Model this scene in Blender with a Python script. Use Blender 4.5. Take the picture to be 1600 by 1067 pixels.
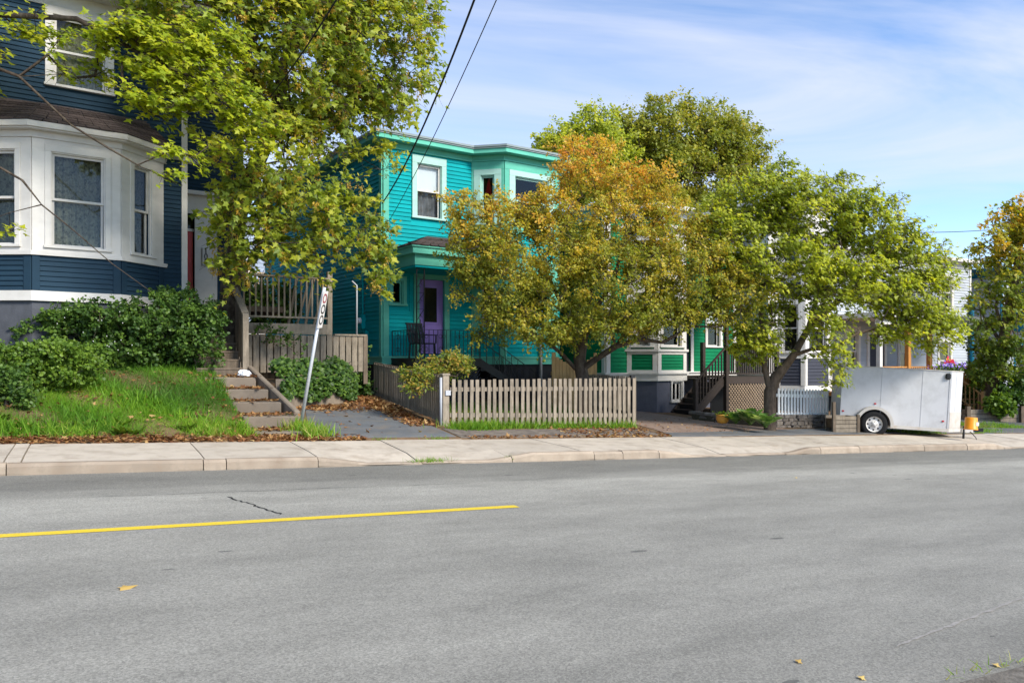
import bpy, bmesh, math, random
import numpy as np
from mathutils import Vector, Matrix
random.seed(7); np.random.seed(7)
sc = bpy.context.scene
for o in list(bpy.data.objects): bpy.data.objects.remove(o)
COL = sc.collection
R = math.radians

# ------------------------------------------------------------------ camera, sky, sun, exposure
# world frame: X runs down the street, Y across it towards the houses, Z up; camera stands on the near side
CAM_A = R(28.4); CAM_H = 1.6; FPX = 1220.0; HORIZON = 567.0
cam = bpy.data.cameras.new('camera'); co = bpy.data.objects.new('camera', cam); COL.objects.link(co)
co.location = (0, 0, CAM_H); co.rotation_euler = (R(90), 0, -CAM_A)
cam.sensor_width = 36; cam.lens = 36*FPX/1600; cam.shift_y = (HORIZON-533.5)/1600
cam.clip_end = 3000; cam.clip_start = 0.05
sc.camera = co

SUN_AZ = R(-22)      # direction the light comes from, measured in the world frame from -Y towards +X
SUN_EL = R(37)
sd = Vector((math.sin(-SUN_AZ)*math.cos(SUN_EL), -math.cos(SUN_AZ)*math.cos(SUN_EL), math.sin(SUN_EL)))
sun = bpy.data.lights.new('sun', 'SUN'); so = bpy.data.objects.new('sun', sun); COL.objects.link(so)
sun.energy = 2.2; sun.angle = R(18); sun.color = (1.0, 0.94, 0.83)
so.rotation_euler = sd.to_track_quat('Z', 'Y').to_euler(); so.location = (0, -20, 40)

w = bpy.data.worlds.new('World'); sc.world = w; w.use_nodes = True
nt = w.node_tree; nt.nodes.clear()
def wn(t, **k):
    n = nt.nodes.new(t)
    for a, b in k.items(): setattr(n, a, b)
    return n
sky = wn('ShaderNodeTexSky', sky_type='NISHITA', sun_disc=False)
sky.sun_elevation = SUN_EL; sky.sun_rotation = math.atan2(sd.x, sd.y)
sky.air_density = 0.8; sky.dust_density = 0.0; sky.ozone_density = 2.6; sky.altitude = 600
tc = wn('ShaderNodeTexCoord')
sep = wn('ShaderNodeSeparateXYZ'); nt.links.new(tc.outputs['Generated'], sep.inputs[0])
# project the view direction on a high flat cloud layer, so that clouds stretch towards the horizon
zz = wn('ShaderNodeMath', operation='MAXIMUM'); nt.links.new(sep.outputs['Z'], zz.inputs[0]); zz.inputs[1].default_value = 0.0
za = wn('ShaderNodeMath', operation='ADD'); nt.links.new(zz.outputs[0], za.inputs[0]); za.inputs[1].default_value = 0.22
cx = wn('ShaderNodeMath', operation='DIVIDE'); nt.links.new(sep.outputs['X'], cx.inputs[0]); nt.links.new(za.outputs[0], cx.inputs[1])
cy = wn('ShaderNodeMath', operation='DIVIDE'); nt.links.new(sep.outputs['Y'], cy.inputs[0]); nt.links.new(za.outputs[0], cy.inputs[1])
cv = wn('ShaderNodeCombineXYZ'); nt.links.new(cx.outputs[0], cv.inputs[0]); nt.links.new(cy.outputs[0], cv.inputs[1])
mp = wn('ShaderNodeMapping', vector_type='TEXTURE'); nt.links.new(cv.outputs[0], mp.inputs[0])
mp.inputs['Rotation'].default_value = (0, 0, R(-20)); mp.inputs['Scale'].default_value = (2.0, 0.9, 1.0); mp.inputs['Location'].default_value = (3.1, 0.35, 0)
n1 = wn('ShaderNodeTexNoise'); nt.links.new(mp.outputs[0], n1.inputs['Vector'])
n1.inputs['Scale'].default_value = 1.25; n1.inputs['Detail'].default_value = 7; n1.inputs['Roughness'].default_value = 0.55; n1.inputs['Distortion'].default_value = 0.9
cr = wn('ShaderNodeValToRGB'); nt.links.new(n1.outputs['Fac'], cr.inputs[0])
cr.color_ramp.elements[0].position = 0.44; cr.color_ramp.elements[0].color = (0, 0, 0, 1)
cr.color_ramp.elements[1].position = 0.68; cr.color_ramp.elements[1].color = (0.85, 0.85, 0.85, 1)
mx = wn('ShaderNodeMix', data_type='RGBA'); nt.links.new(cr.outputs[0], mx.inputs['Factor'])
nt.links.new(sky.outputs[0], mx.inputs['A']); mx.inputs['B'].default_value = (3.0, 3.15, 3.7, 1)
bg = wn('ShaderNodeBackground'); nt.links.new(mx.outputs['Result'], bg.inputs[0]); bg.inputs[1].default_value = 0.105
wo = wn('ShaderNodeOutputWorld'); nt.links.new(bg.outputs[0], wo.inputs[0])

vs = sc.view_settings
vs.view_transform = 'Standard'; vs.look = 'None'; vs.gamma = 1.0; vs.use_curve_mapping = False
vs.exposure = 1.5
sc.display_settings.display_device = 'sRGB'
cy_ = sc.cycles
cy_.max_bounces = 9; cy_.diffuse_bounces = 5; cy_.glossy_bounces = 3; cy_.transparent_max_bounces = 12; cy_.transmission_bounces = 4
cy_.use_denoising = True

# ------------------------------------------------------------------ frame helpers
ca, sa = math.cos(CAM_A), math.sin(CAM_A)
def at(px, py, depth):
    """a point at a given distance ahead of the camera, named by where the photograph shows it"""
    X = (px-800)/FPX*depth; Z = (HORIZON-py)/FPX*depth
    return Vector((X*ca+depth*sa, -X*sa+depth*ca, CAM_H+Z))
def plane_z(x, y): return -0.037*x + 0.02*y
def sm(a, b, v):
    v = min(1.0, max(0.0, (v-a)/(b-a))); return v*v*(3-2*v)
def rise(x, y):
    """height of the lots above the tilted street plane"""
    if y <= 13.0: return 0.0
    d = y-13.0
    lawn = 0.16+0.27*min(d, 3.7)+0.10*max(0, min(d-3.7, 3.0))
    lawn *= 1.0
    drive = 0.16+0.09*min(d, 5.5)
    yard = 0.16+0.055*min(d, 7.0)
    low = 0.16+0.018*min(d, 8.0)
    k1 = sm(2.2, 2.45, x) if y < 16.8 else sm(2.4, 4.4, x)
    v = lawn*(1-k1)+drive*k1
    k2 = sm(6.0, 6.6, x); v = v*(1-k2)+yard*k2
    k3 = sm(10.8, 12.2, x); v = v*(1-k3)+low*k3
    return v
def gz(x, y): return plane_z(x, y)+rise(x, y)

# ------------------------------------------------------------------ materials
MATS = {}
def mat(name, col, rough=0.7, spec=0.3, noise=0.0, nscale=6.0, bump=0.0, bscale=60.0, metal=0.0, stretch=None, dirt=None, dscale=1.2, damt=0.0):
    if name in MATS: return MATS[name]
    m = bpy.data.materials.new(name); m.use_nodes = True
    t = m.node_tree; b = t.nodes['Principled BSDF']
    b.inputs['Roughness'].default_value = rough; b.inputs['Specular IOR Level'].default_value = spec; b.inputs['Metallic'].default_value = metal
    tc = t.nodes.new('ShaderNodeTexCoord')
    src = tc.outputs['Object']
    geo = t.nodes.new('ShaderNodeNewGeometry'); pos = geo.outputs['Position']
    col4 = (*col, 1)
    if noise > 0:
        mp = t.nodes.new('ShaderNodeMapping'); t.links.new(pos, mp.inputs[0])
        mp.inputs['Scale'].default_value = stretch or (1, 1, 1)
        n = t.nodes.new('ShaderNodeTexNoise'); n.inputs['Scale'].default_value = nscale; n.inputs['Detail'].default_value = 6; n.inputs['Roughness'].default_value = 0.6
        t.links.new(mp.outputs[0], n.inputs['Vector'])
        oi = t.nodes.new('ShaderNodeObjectInfo')
        ad = t.nodes.new('ShaderNodeMath'); ad.operation = 'MULTIPLY_ADD'; t.links.new(oi.outputs['Random'], ad.inputs[0]); ad.inputs[1].default_value = 0.35; 
        sb = t.nodes.new('ShaderNodeMath'); sb.operation = 'SUBTRACT'; t.links.new(n.outputs['Fac'], sb.inputs[0]); sb.inputs[1].default_value = 0.17
        t.links.new(sb.outputs[0], ad.inputs[2])
        mr = t.nodes.new('ShaderNodeMapRange'); t.links.new(ad.outputs[0], mr.inputs[0])
        mr.inputs[1].default_value = 0.25; mr.inputs[2].default_value = 0.75
        mr.inputs[3].default_value = 1-noise; mr.inputs[4].default_value = 1+noise
        hv = t.nodes.new('ShaderNodeMix'); hv.data_type = 'RGBA'; hv.blend_type = 'MULTIPLY'; hv.inputs['Factor'].default_value = 1
        hv.inputs['A'].default_value = col4
        cb = t.nodes.new('ShaderNodeCombineColor')
        for i in range(3): t.links.new(mr.outputs[0], cb.inputs[i])
        t.links.new(cb.outputs[0], hv.inputs['B'])
        out = hv.outputs['Result']
        if dirt:
            n2 = t.nodes.new('ShaderNodeTexNoise'); n2.inputs['Scale'].default_value = dscale; n2.inputs['Detail'].default_value = 8; n2.inputs['Roughness'].default_value = 0.65
            t.links.new(pos, n2.inputs['Vector'])
            r2 = t.nodes.new('ShaderNodeMapRange'); t.links.new(n2.outputs['Fac'], r2.inputs[0]); r2.inputs[1].default_value = 0.48; r2.inputs[2].default_value = 0.72; r2.inputs[3].default_value = 0; r2.inputs[4].default_value = damt
            m2 = t.nodes.new('ShaderNodeMix'); m2.data_type = 'RGBA'; t.links.new(r2.outputs[0], m2.inputs['Factor'])
            t.links.new(out, m2.inputs['A']); m2.inputs['B'].default_value = (*dirt, 1); out = m2.outputs['Result']
        t.links.new(out, b.inputs['Base Color'])
    else:
        b.inputs['Base Color'].default_value = col4
    if bump > 0:
        n = t.nodes.new('ShaderNodeTexNoise'); n.inputs['Scale'].default_value = bscale; n.inputs['Detail'].default_value = 4; t.links.new(pos, n.inputs['Vector'])
        bp = t.nodes.new('ShaderNodeBump'); bp.inputs['Strength'].default_value = bump; bp.inputs['Distance'].default_value = 0.01
        t.links.new(n.outputs['Fac'], bp.inputs['Height']); t.links.new(bp.outputs[0], b.inputs['Normal'])
    MATS[name] = m; return m

def leafmat(name, stops, trans=0.35, rough=0.5):
    """leaf colour picked per leaf from its own 'tone'"""
    m = bpy.data.materials.new(name); m.use_nodes = True; t = m.node_tree
    b = t.nodes['Principled BSDF']; o = t.nodes['Material Output']
    a = t.nodes.new('ShaderNodeAttribute'); a.attribute_name = 'tone'
    r = t.nodes.new('ShaderNodeValToRGB'); t.links.new(a.outputs['Fac'], r.inputs[0])
    el = r.color_ramp.elements
    el[0].position = stops[0][0]; el[0].color = (*stops[0][1], 1); el[1].position = stops[-1][0]; el[1].color = (*stops[-1][1], 1)
    for p, c in stops[1:-1]:
        e = el.new(p); e.color = (*c, 1)
    t.links.new(r.outputs[0], b.inputs['Base Color']); b.inputs['Roughness'].default_value = rough; b.inputs['Specular IOR Level'].default_value = 0.35
    tr = t.nodes.new('ShaderNodeBsdfTranslucent')
    br = t.nodes.new('ShaderNodeMix'); br.data_type = 'RGBA'; br.blend_type = 'MULTIPLY'; br.inputs['Factor'].default_value = 1; t.links.new(r.outputs[0], br.inputs['A']); br.inputs['B'].default_value = (1.5, 1.5, 0.7, 1)
    t.links.new(br.outputs['Result'], tr.inputs['Color'])
    mx = t.nodes.new('ShaderNodeMixShader'); mx.inputs[0].default_value = trans
    t.links.new(b.outputs[0], mx.inputs[1]); t.links.new(tr.outputs[0], mx.inputs[2]); t.links.new(mx.outputs[0], o.inputs['Surface'])
    return m

def glassmat(name, refl=0.9, tint=(0.8, 0.85, 0.85)):
    m = bpy.data.materials.new(name); m.use_nodes = True; t = m.node_tree; t.nodes.clear()
    o = t.nodes.new('ShaderNodeOutputMaterial'); tr = t.nodes.new('ShaderNodeBsdfTransparent'); tr.inputs[0].default_value = (*tint, 1)
    g = t.nodes.new('ShaderNodeBsdfGlossy'); g.inputs['Roughness'].default_value = 0.02; g.inputs[0].default_value = (refl, refl, refl, 1)
    f = t.nodes.new('ShaderNodeFresnel'); f.inputs[0].default_value = 1.45
    n = t.nodes.new('ShaderNodeTexNoise'); n.inputs['Scale'].default_value = 1.6; geo = t.nodes.new('ShaderNodeNewGeometry'); t.links.new(geo.outputs['Position'], n.inputs['Vector'])
    bp = t.nodes.new('ShaderNodeBump'); bp.inputs['Strength'].default_value = 0.06; bp.inputs['Distance'].default_value = 0.05; t.links.new(n.outputs['Fac'], bp.inputs['Height'])
    t.links.new(bp.outputs[0], g.inputs['Normal']); 
    mx = t.nodes.new('ShaderNodeMixShader'); t.links.new(f.outputs[0], mx.inputs[0]); t.links.new(tr.outputs[0], mx.inputs[1]); t.links.new(g.outputs[0], mx.inputs[2]); t.links.new(mx.outputs[0], o.inputs[0])
    return m
GLASS = glassmat('window_glass')

# ------------------------------------------------------------------ mesh helpers
class MB:
    def __init__(s): s.v = []; s.f = []; s.smooth = []
    def quad(s, a, b, c, d):
        i = len(s.v); s.v += [tuple(a), tuple(b), tuple(c), tuple(d)]; s.f.append((i, i+1, i+2, i+3)); s.smooth.append(False); return s
    def poly(s, pts):
        i = len(s.v); s.v += [tuple(p) for p in pts]; s.f.append(tuple(range(i, i+len(pts)))); s.smooth.append(False); return s
    def hexa(s, p):   # 8 points: bottom 0-3 ccw, top 4-7
        i = len(s.v); s.v += [tuple(q) for q in p]
        for f in ((3,2,1,0), (4,5,6,7), (0,1,5,4), (1,2,6,5), (2,3,7,6), (3,0,4,7)): s.f.append(tuple(i+k for k in f)); s.smooth.append(False)
        return s
    def box(s, x0, x1, y0, y1, z0, z1):
        return s.hexa([(x0,y0,z0),(x1,y0,z0),(x1,y1,z0),(x0,y1,z0),(x0,y0,z1),(x1,y0,z1),(x1,y1,z1),(x0,y1,z1)])
    def bar(s, a, b, wx, wz, up=(0,0,1)):  # rectangular bar from a to b
        a = Vector(a); b = Vector(b); d = (b-a).normalized(); u = Vector(up)
        if abs(d.dot(u)) > 0.98: u = Vector((0,1,0))
        r = d.cross(u).normalized(); u = r.cross(d).normalized()
        pts = []
        for c in (a, b):
            pts.append([c-r*wx/2-u*wz/2, c+r*wx/2-u*wz/2, c+r*wx/2+u*wz/2, c-r*wx/2+u*wz/2])
        i = len(s.v); s.v += [tuple(q) for q in pts[0]+pts[1]]
        for f in ((0,1,2,3)[::-1], (4,5,6,7), (0,1,5,4), (1,2,6,5), (2,3,7,6), (3,0,4,7)): s.f.append(tuple(i+k for k in f)); s.smooth.append(False)
        return s
    def tube(s, pts, rad, n=8, cap=True):
        pts = [Vector(p) for p in pts]; rs = rad if isinstance(rad, (list, tuple)) else [rad]*len(pts)
        i0 = len(s.v); pr = None
        for k, p in enumerate(pts):
            d = (pts[min(k+1, len(pts)-1)]-pts[max(k-1, 0)])
            d = d.normalized() if d.length > 1e-9 else Vector((0,0,1))
            if pr is None: pr = d.orthogonal().normalized()
            else:
                pr = pr-d*pr.dot(d); pr = pr.normalized() if pr.length > 1e-6 else d.orthogonal().normalized()
            q = d.cross(pr)
            for j in range(n):
                t = 2*math.pi*j/n; s.v.append(tuple(p+(pr*math.cos(t)+q*math.sin(t))*rs[k]))
        for k in range(len(pts)-1):
            for j in range(n):
                a = i0+k*n+j; b = i0+k*n+(j+1) % n; s.f.append((a, b, b+n, a+n)); s.smooth.append(True)
        if cap:
            s.f.append(tuple(i0+j for j in range(n))[::-1]); s.smooth.append(False)
            s.f.append(tuple(i0+(len(pts)-1)*n+j for j in range(n))); s.smooth.append(False)
        return s
    def lathe(s, prof, n=20, c=(0,0,0)):
        i0 = len(s.v)
        for r, z in prof:
            for j in range(n):
                t = 2*math.pi*j/n; s.v.append((c[0]+r*math.cos(t), c[1]+r*math.sin(t), c[2]+z))
        for k in range(len(prof)-1):
            for j in range(n):
                a = i0+k*n+j; b = i0+k*n+(j+1) % n; s.f.append((a, b, b+n, a+n)); s.smooth.append(True)
        return s
    def prism(s, poly, z0, z1):  # poly ccw list of (x,y); z0/z1 numbers
        n = len(poly); i = len(s.v)
        s.v += [(x, y, z0) for x, y in poly]+[(x, y, z1) for x, y in poly]
        s.f.append(tuple(i+k for k in range(n))[::-1]); s.f.append(tuple(i+n+k for k in range(n))); s.smooth += [False, False]
        for k in range(n):
            j = (k+1) % n; s.f.append((i+k, i+j, i+n+j, i+n+k)); s.smooth.append(False)
        return s
    def mesh(s, name, m=None, bevel=0):
        me = bpy.data.meshes.new(name); me.from_pydata(s.v, [], s.f); me.polygons.foreach_set('use_smooth', s.smooth)
        if bevel:
            bm = bmesh.new(); bm.from_mesh(me); bmesh.ops.remove_doubles(bm, verts=bm.verts, dist=1e-5)
            bmesh.ops.bevel(bm, geom=list(bm.edges), offset=bevel, segments=1, affect='EDGES', clamp_overlap=True); bm.to_mesh(me); bm.free()
        if m: me.materials.append(m)
        me.update(); return me
    def build(s, name, m, parent=None, loc=None, rz=0, bevel=0):
        return link(name, s.mesh(name, m, bevel), parent, loc, rz)
def link(name, me, parent=None, loc=None, rz=0, scale=None):
    o = bpy.data.objects.new(name, me); COL.objects.link(o)
    if loc is not None: o.location = loc
    if rz: o.rotation_euler = (0, 0, rz)
    if scale: o.scale = scale
    if parent is not None: o.parent = parent
    return o
def tag(o, label, cat, group=None):
    o['label'] = label; o['category'] = cat
    if group: o['group'] = group
    return o
def structure(o): o['kind'] = 'structure'; return o
def stuff(o): o['kind'] = 'stuff'; return o
def thing(name, label, cat, loc=(0,0,0), rz=0, group=None):
    o = bpy.data.objects.new(name, None); COL.objects.link(o); o.empty_display_size = 0.2
    o.location = loc; o.rotation_euler = (0, 0, rz); return tag(o, label, cat, group)
def offset_poly(P, d):
    """grow a ccw footprint by d with mitred corners"""
    out = []; n = len(P)
    for i in range(n):
        a = Vector(P[i-1]); b = Vector(P[i]); c = Vector(P[(i+1) % n])
        e1 = (b-a).normalized(); e2 = (c-b).normalized()
        n1 = Vector((e1.y, -e1.x)); n2 = Vector((e2.y, -e2.x))
        k = (n1+n2); k = k/(1+n1.dot(n2)); out.append(tuple(b+k*d))
    return out
# ------------------------------------------------------------------ ground, road, sidewalk
def grid_sheet(name, xs, ys, zf, m, parent=None):
    V = [(x, y, zf(x, y)) for y in ys for x in xs]; nx = len(xs); F = []
    for j in range(len(ys)-1):
        for i in range(nx-1): F.append((j*nx+i, j*nx+i+1, (j+1)*nx+i+1, (j+1)*nx+i))
    me = bpy.data.meshes.new(name); me.from_pydata(V, [], F); me.materials.append(m); me.polygons.foreach_set('use_smooth', [True]*len(F)); me.update()
    return link(name, me, parent)
def strip_sheet(name, left, right, n, dz, m, parent=None, across=6):
    """a draped sheet between two polylines given in plan"""
    def samp(pl, t):
        L = [0]
        for a, b in zip(pl, pl[1:]): L.append(L[-1]+math.dist(a, b))
        d = t*L[-1]
        for k in range(len(pl)-1):
            if d <= L[k+1]+1e-9:
                f = (d-L[k])/(L[k+1]-L[k]); return (pl[k][0]*(1-f)+pl[k+1][0]*f, pl[k][1]*(1-f)+pl[k+1][1]*f)
        return pl[-1]
    V = []; F = []
    for i in range(n+1):
        a = samp(left, i/n); b = samp(right, i/n)
        for j in range(across+1):
            f = j/across; x = a[0]*(1-f)+b[0]*f; y = a[1]*(1-f)+b[1]*f; V.append((x, y, gz(x, y)+dz))
    for i in range(n):
        for j in range(across):
            k = i*(across+1)+j; F.append((k, k+1, k+across+2, k+across+1))
    me = bpy.data.meshes.new(name); me.from_pydata(V, [], F); me.materials.append(m); me.polygons.foreach_set('use_smooth', [True]*len(F)); me.update()
    return link(name, me, parent)

M_soil = mat('soil', (0.13, 0.085, 0.05), 0.95, 0.1, noise=0.45, nscale=5, bump=0.8, bscale=25, dirt=(0.20, 0.13, 0.075), dscale=3.0, damt=0.7)
xs = [-400, -150, -60, -30]+[round(-15+0.5*i, 2) for i in range(30)]+[round(0+0.25*i, 2) for i in range(60)]+[15+0.75*i for i in range(40)]+[50, 70, 100, 180, 300, 500]
ys = [-60, -20, -5, 0, 2.2, 2.46, 2.52, 7, 11.0, 12.0, 12.98]+[round(13.02+0.2*i, 2) for i in range(50)]+[24, 27, 31, 40, 60, 100, 200, 400, 800]
def terr(x, y):
    if y < 2.48: return plane_z(x, 2.55)+0.02-0.01*(2.55-y) if y > -6 else plane_z(x, 2.55)-0.1
    if y < 13: return plane_z(x, y)-0.06
    return plane_z(x, min(y, 60))+rise(x, y)
ground = structure(grid_sheet('ground', xs, ys, terr, M_soil))

M_shoulder = mat('shoulder_gravel', (0.15, 0.135, 0.115), 0.95, 0.1, noise=0.45, nscale=14, bump=0.9, bscale=60, dirt=(0.07, 0.06, 0.05), dscale=8, damt=.7)
structure(grid_sheet('shoulder', [-60, -10, 0, 5, 10, 30, 100], [-6, -1, 1, 2.2, 2.47], lambda x, y: plane_z(x, 2.55)+0.034-0.01*(2.55-y), M_shoulder))
def road_material():
    m = bpy.data.materials.new('road_asphalt'); m.use_nodes = True; t = m.node_tree; b = t.nodes['Principled BSDF']
    N = t.nodes.new; L = t.links.new
    geo = N('ShaderNodeNewGeometry'); pos = geo.outputs['Position']
    sep = N('ShaderNodeSeparateXYZ'); L(pos, sep.inputs[0])
    mp = N('ShaderNodeMapping'); L(pos, mp.inputs[0]); mp.inputs['Scale'].default_value = (0.35, 1.0, 1)
    nb = N('ShaderNodeTexNoise'); nb.inputs['Scale'].default_value = 0.9; nb.inputs['Detail'].default_value = 6; nb.inputs['Roughness'].default_value = 0.62; L(mp.outputs[0], nb.inputs['Vector'])
    # lanes: wear follows the wheel tracks, an older darker strip lies along the far kerb
    wob = N('ShaderNodeMath'); wob.operation = 'MULTIPLY_ADD'; L(nb.outputs['Fac'], wob.inputs[0]); wob.inputs[1].default_value = 0.75; L(sep.outputs['Y'], wob.inputs[2])
    mr = N('ShaderNodeMapRange'); L(wob.outputs[0], mr.inputs[0]); mr.inputs[1].default_value = 2.5; mr.inputs[2].default_value = 12.0
    rp = N('ShaderNodeValToRGB'); L(mr.outputs[0], rp.inputs[0]); e = rp.color_ramp.elements
    def g(v): return (v*1.24, v*1.19, v*1.04, 1)
    e[0].position = 0; e[0].color = g(.185); e[1].position = 1; e[1].color = g(.145)
    for p, v in ((.10, .175), (.20, .205), (.42, .20), (.52, .215), (.60, .215), (.66, .245), (.745, .25), (.765, .195), (.80, .188), (.815, .158), (.90, .150), (.97, .152)):
        q = e.new(p); q.color = g(v)
    # aggregate
    v1 = N('ShaderNodeTexVoronoi'); v1.inputs['Scale'].default_value = 95; L(pos, v1.inputs['Vector'])
    n2 = N('ShaderNodeTexNoise'); n2.inputs['Scale'].default_value = 150; n2.inputs['Detail'].default_value = 3; L(pos, n2.inputs['Vector'])
    sepc = N('ShaderNodeSeparateColor'); L(v1.outputs['Color'], sepc.inputs[0])
    m1 = N('ShaderNodeMapRange'); L(sepc.outputs[0], m1.inputs[0]); m1.inputs[3].default_value = 0.74; m1.inputs[4].default_value = 1.26
    m2 = N('ShaderNodeMapRange'); L(n2.outputs['Fac'], m2.inputs[0]); m2.inputs[1].default_value = 0.3; m2.inputs[2].default_value = 0.7; m2.inputs[3].default_value = 0.84; m2.inputs[4].default_value = 1.16
    mm = N('ShaderNodeMath'); mm.operation = 'MULTIPLY'; L(m1.outputs[0], mm.inputs[0]); L(m2.outputs[0], mm.inputs[1])
    # soft larger blotches
    n3 = N('ShaderNodeTexNoise'); n3.inputs['Scale'].default_value = 1.4; n3.inputs['Detail'].default_value = 9; n3.inputs['Roughness'].default_value = 0.7; L(mp.outputs[0], n3.inputs['Vector'])
    m3 = N('ShaderNodeMapRange'); L(n3.outputs['Fac'], m3.inputs[0]); m3.inputs[1].default_value = 0.3; m3.inputs[2].default_value = 0.7; m3.inputs[3].default_value = 0.76; m3.inputs[4].default_value = 1.18
    mk = N('ShaderNodeMath'); mk.operation = 'MULTIPLY'; L(mm.outputs[0], mk.inputs[0]); L(m3.outputs[0], mk.inputs[1])
    cc = N('ShaderNodeCombineColor'); [L(mk.outputs[0], cc.inputs[i]) for i in range(3)]
    mu = N('ShaderNodeMix'); mu.data_type = 'RGBA'; mu.blend_type = 'MULTIPLY'; mu.inputs['Factor'].default_value = 1; L(rp.outputs[0], mu.inputs['A']); L(cc.outputs[0], mu.inputs['B'])
    # tar drips and oil spots
    mp2 = N('ShaderNodeMapping'); L(pos, mp2.inputs[0]); mp2.inputs['Scale'].default_value = (0.45, 1.3, 1)
    v2 = N('ShaderNodeTexVoronoi'); v2.inputs['Scale'].default_value = 2.1; v2.inputs['Randomness'].default_value = 1.0; L(mp2.outputs[0], v2.inputs['Vector'])
    sc2 = N('ShaderNodeSeparateColor'); L(v2.outputs['Color'], sc2.inputs[0])
    thr = N('ShaderNodeMapRange'); L(sc2.outputs[1], thr.inputs[0]); thr.inputs[1].default_value = 0.35; thr.inputs[2].default_value = 1.0; thr.inputs[3].default_value = 0.0; thr.inputs[4].default_value = 0.10
    lt = N('ShaderNodeMath'); lt.operation = 'LESS_THAN'; L(v2.outputs['Distance'], lt.inputs[0]); L(thr.outputs[0], lt.inputs[1])
    fa = N('ShaderNodeMath'); fa.operation = 'MULTIPLY'; L(lt.outputs[0], fa.inputs[0]); fa.inputs[1].default_value = 0.6
    m4 = N('ShaderNodeMix'); m4.data_type = 'RGBA'; L(fa.outputs[0], m4.inputs['Factor']); L(mu.outputs['Result'], m4.inputs['A']); m4.inputs['B'].default_value = (0.045, 0.045, 0.045, 1)
    L(m4.outputs['Result'], b.inputs['Base Color']); b.inputs['Roughness'].default_value = 0.82; b.inputs['Specular IOR Level'].default_value = 0.3
    bp = N('ShaderNodeBump'); bp.inputs['Strength'].default_value = 0.55; bp.inputs['Distance'].default_value = 0.006; L(mm.outputs[0], bp.inputs['Height']); L(bp.outputs[0], b.inputs['Normal'])
    return m
M_road = road_material()
road = structure(grid_sheet('road', [-400, -100, -30, -10, 0, 10, 20, 30, 60, 120, 300, 500], [2.5, 4, 6, 8, 10, 11.1], lambda x, y: plane_z(x, y), M_road))
M_yel = mat('yellow_road_paint', (0.78, 0.56, 0.03), 0.6, 0.3, noise=0.10, nscale=30, dirt=(0.30, 0.26, 0.14), dscale=55, damt=0.7)
mb = MB(); 
for i in range(30):
    x0 = -12+i*16.2/30; x1 = x0+16.2/30; mb.quad((x0, 7.585, plane_z(x0, 7.585)+.004), (x1, 7.585, plane_z(x1, 7.585)+.004), (x1, 7.715, plane_z(x1, 7.715)+.004), (x0, 7.715, plane_z(x0, 7.715)+.004))
line = mb.build('centre_line', M_yel, road); line['label'] = 'solid yellow painted line ending mid road'
# tar filled crack and a pale seam on the near side
M_tar = mat('crack_tar', (0.022, 0.022, 0.022), 0.8, 0.2)
M_pale = mat('pale_seam', (0.27, 0.255, 0.235), 0.9, 0.2, noise=0.3, nscale=30)
def ribbon(name, pts, wd, m, dz=0.004):
    mb = MB(); P = []
    for i, (x, y) in enumerate(pts):
        a = pts[max(i-1, 0)]; c = pts[min(i+1, len(pts)-1)]; d = Vector((c[0]-a[0], c[1]-a[1])).normalized(); n = Vector((-d.y, d.x))
        ww = wd*random.uniform(0.45, 1.3)*(0.3 if i in (0, len(pts)-1) else 1)
        P.append(((x+n.x*ww/2, y+n.y*ww/2), (x-n.x*ww/2, y-n.y*ww/2)))
    for (a, b), (c, d) in zip(P, P[1:]):
        mb.quad(*[(q[0], q[1], plane_z(*q)+dz) for q in (b, d, c, a)])
    return mb.build(name, m, road)
def wander(a, b, n, amp):
    return [(a[0]+(b[0]-a[0])*i/n+random.uniform(-amp, amp), a[1]+(b[1]-a[1])*i/n+random.uniform(-amp, amp)) for i in range(n+1)]
ribbon('crack', wander((1.33, 9.05), (1.68, 7.9), 22, 0.025), 0.022, M_tar)
ribbon('crack', wander((0.0, 9.35), (4.5, 9.28), 40, 0.02), 0.008, M_tar)
ribbon('seam', wander((4.25, 3.02), (6.1, 3.32), 30, 0.008)+wander((6.2, 3.34), (9.5, 3.9), 30, .008), 0.024, M_pale)

# sidewalk: poured slabs with open joints, kerb blocks in front, dropped at the driveways
M_conc = mat('sidewalk_concrete', (0.47, 0.41, 0.335), 0.9, 0.2, noise=0.10, nscale=3.0, bump=0.35, bscale=140, dirt=(0.25, 0.195, 0.145), dscale=2.6, damt=0.65)
M_kerb = mat('kerb_concrete', (0.35, 0.285, 0.22), 0.92, 0.15, noise=0.22, nscale=8.0, bump=0.6, bscale=90, dirt=(0.19, 0.14, 0.10), dscale=4, damt=0.75)
M_grit = mat('joint_grit', (0.10, 0.085, 0.06), 0.95, 0.1, noise=0.3, nscale=20)
def kerb_h(x):
    d = 0.135
    for a, b, lo in ((2.9, 6.4, 0.035), (9.1, 13.0, 0.03), (19.2, 23.5, 0.03)):
        k = sm(a-0.05, a+0.8, x)*(1-sm(b-0.8, b+0.05, x)); d = d*(1-k)+lo*k
    return d
walk = structure(grid_sheet('sidewalk', [-60, -20, 0, 10, 20, 40, 80, 200], [11.08, 12.0, 13.05], lambda x, y: plane_z(x, y)+0.015, M_grit))
joints = [-9.0, -7.4, -5.8, -4.2, -2.6, -0.92, -0.74, 1.36, 2.88, 4.42, 5.98, 7.45, 8.95, 10.6, 12.3, 13.9, 15.5, 17.1, 18.8, 20.4, 22.0, 23.7, 25.4, 27.1, 28.8, 31, 34, 38, 43, 50]
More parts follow.
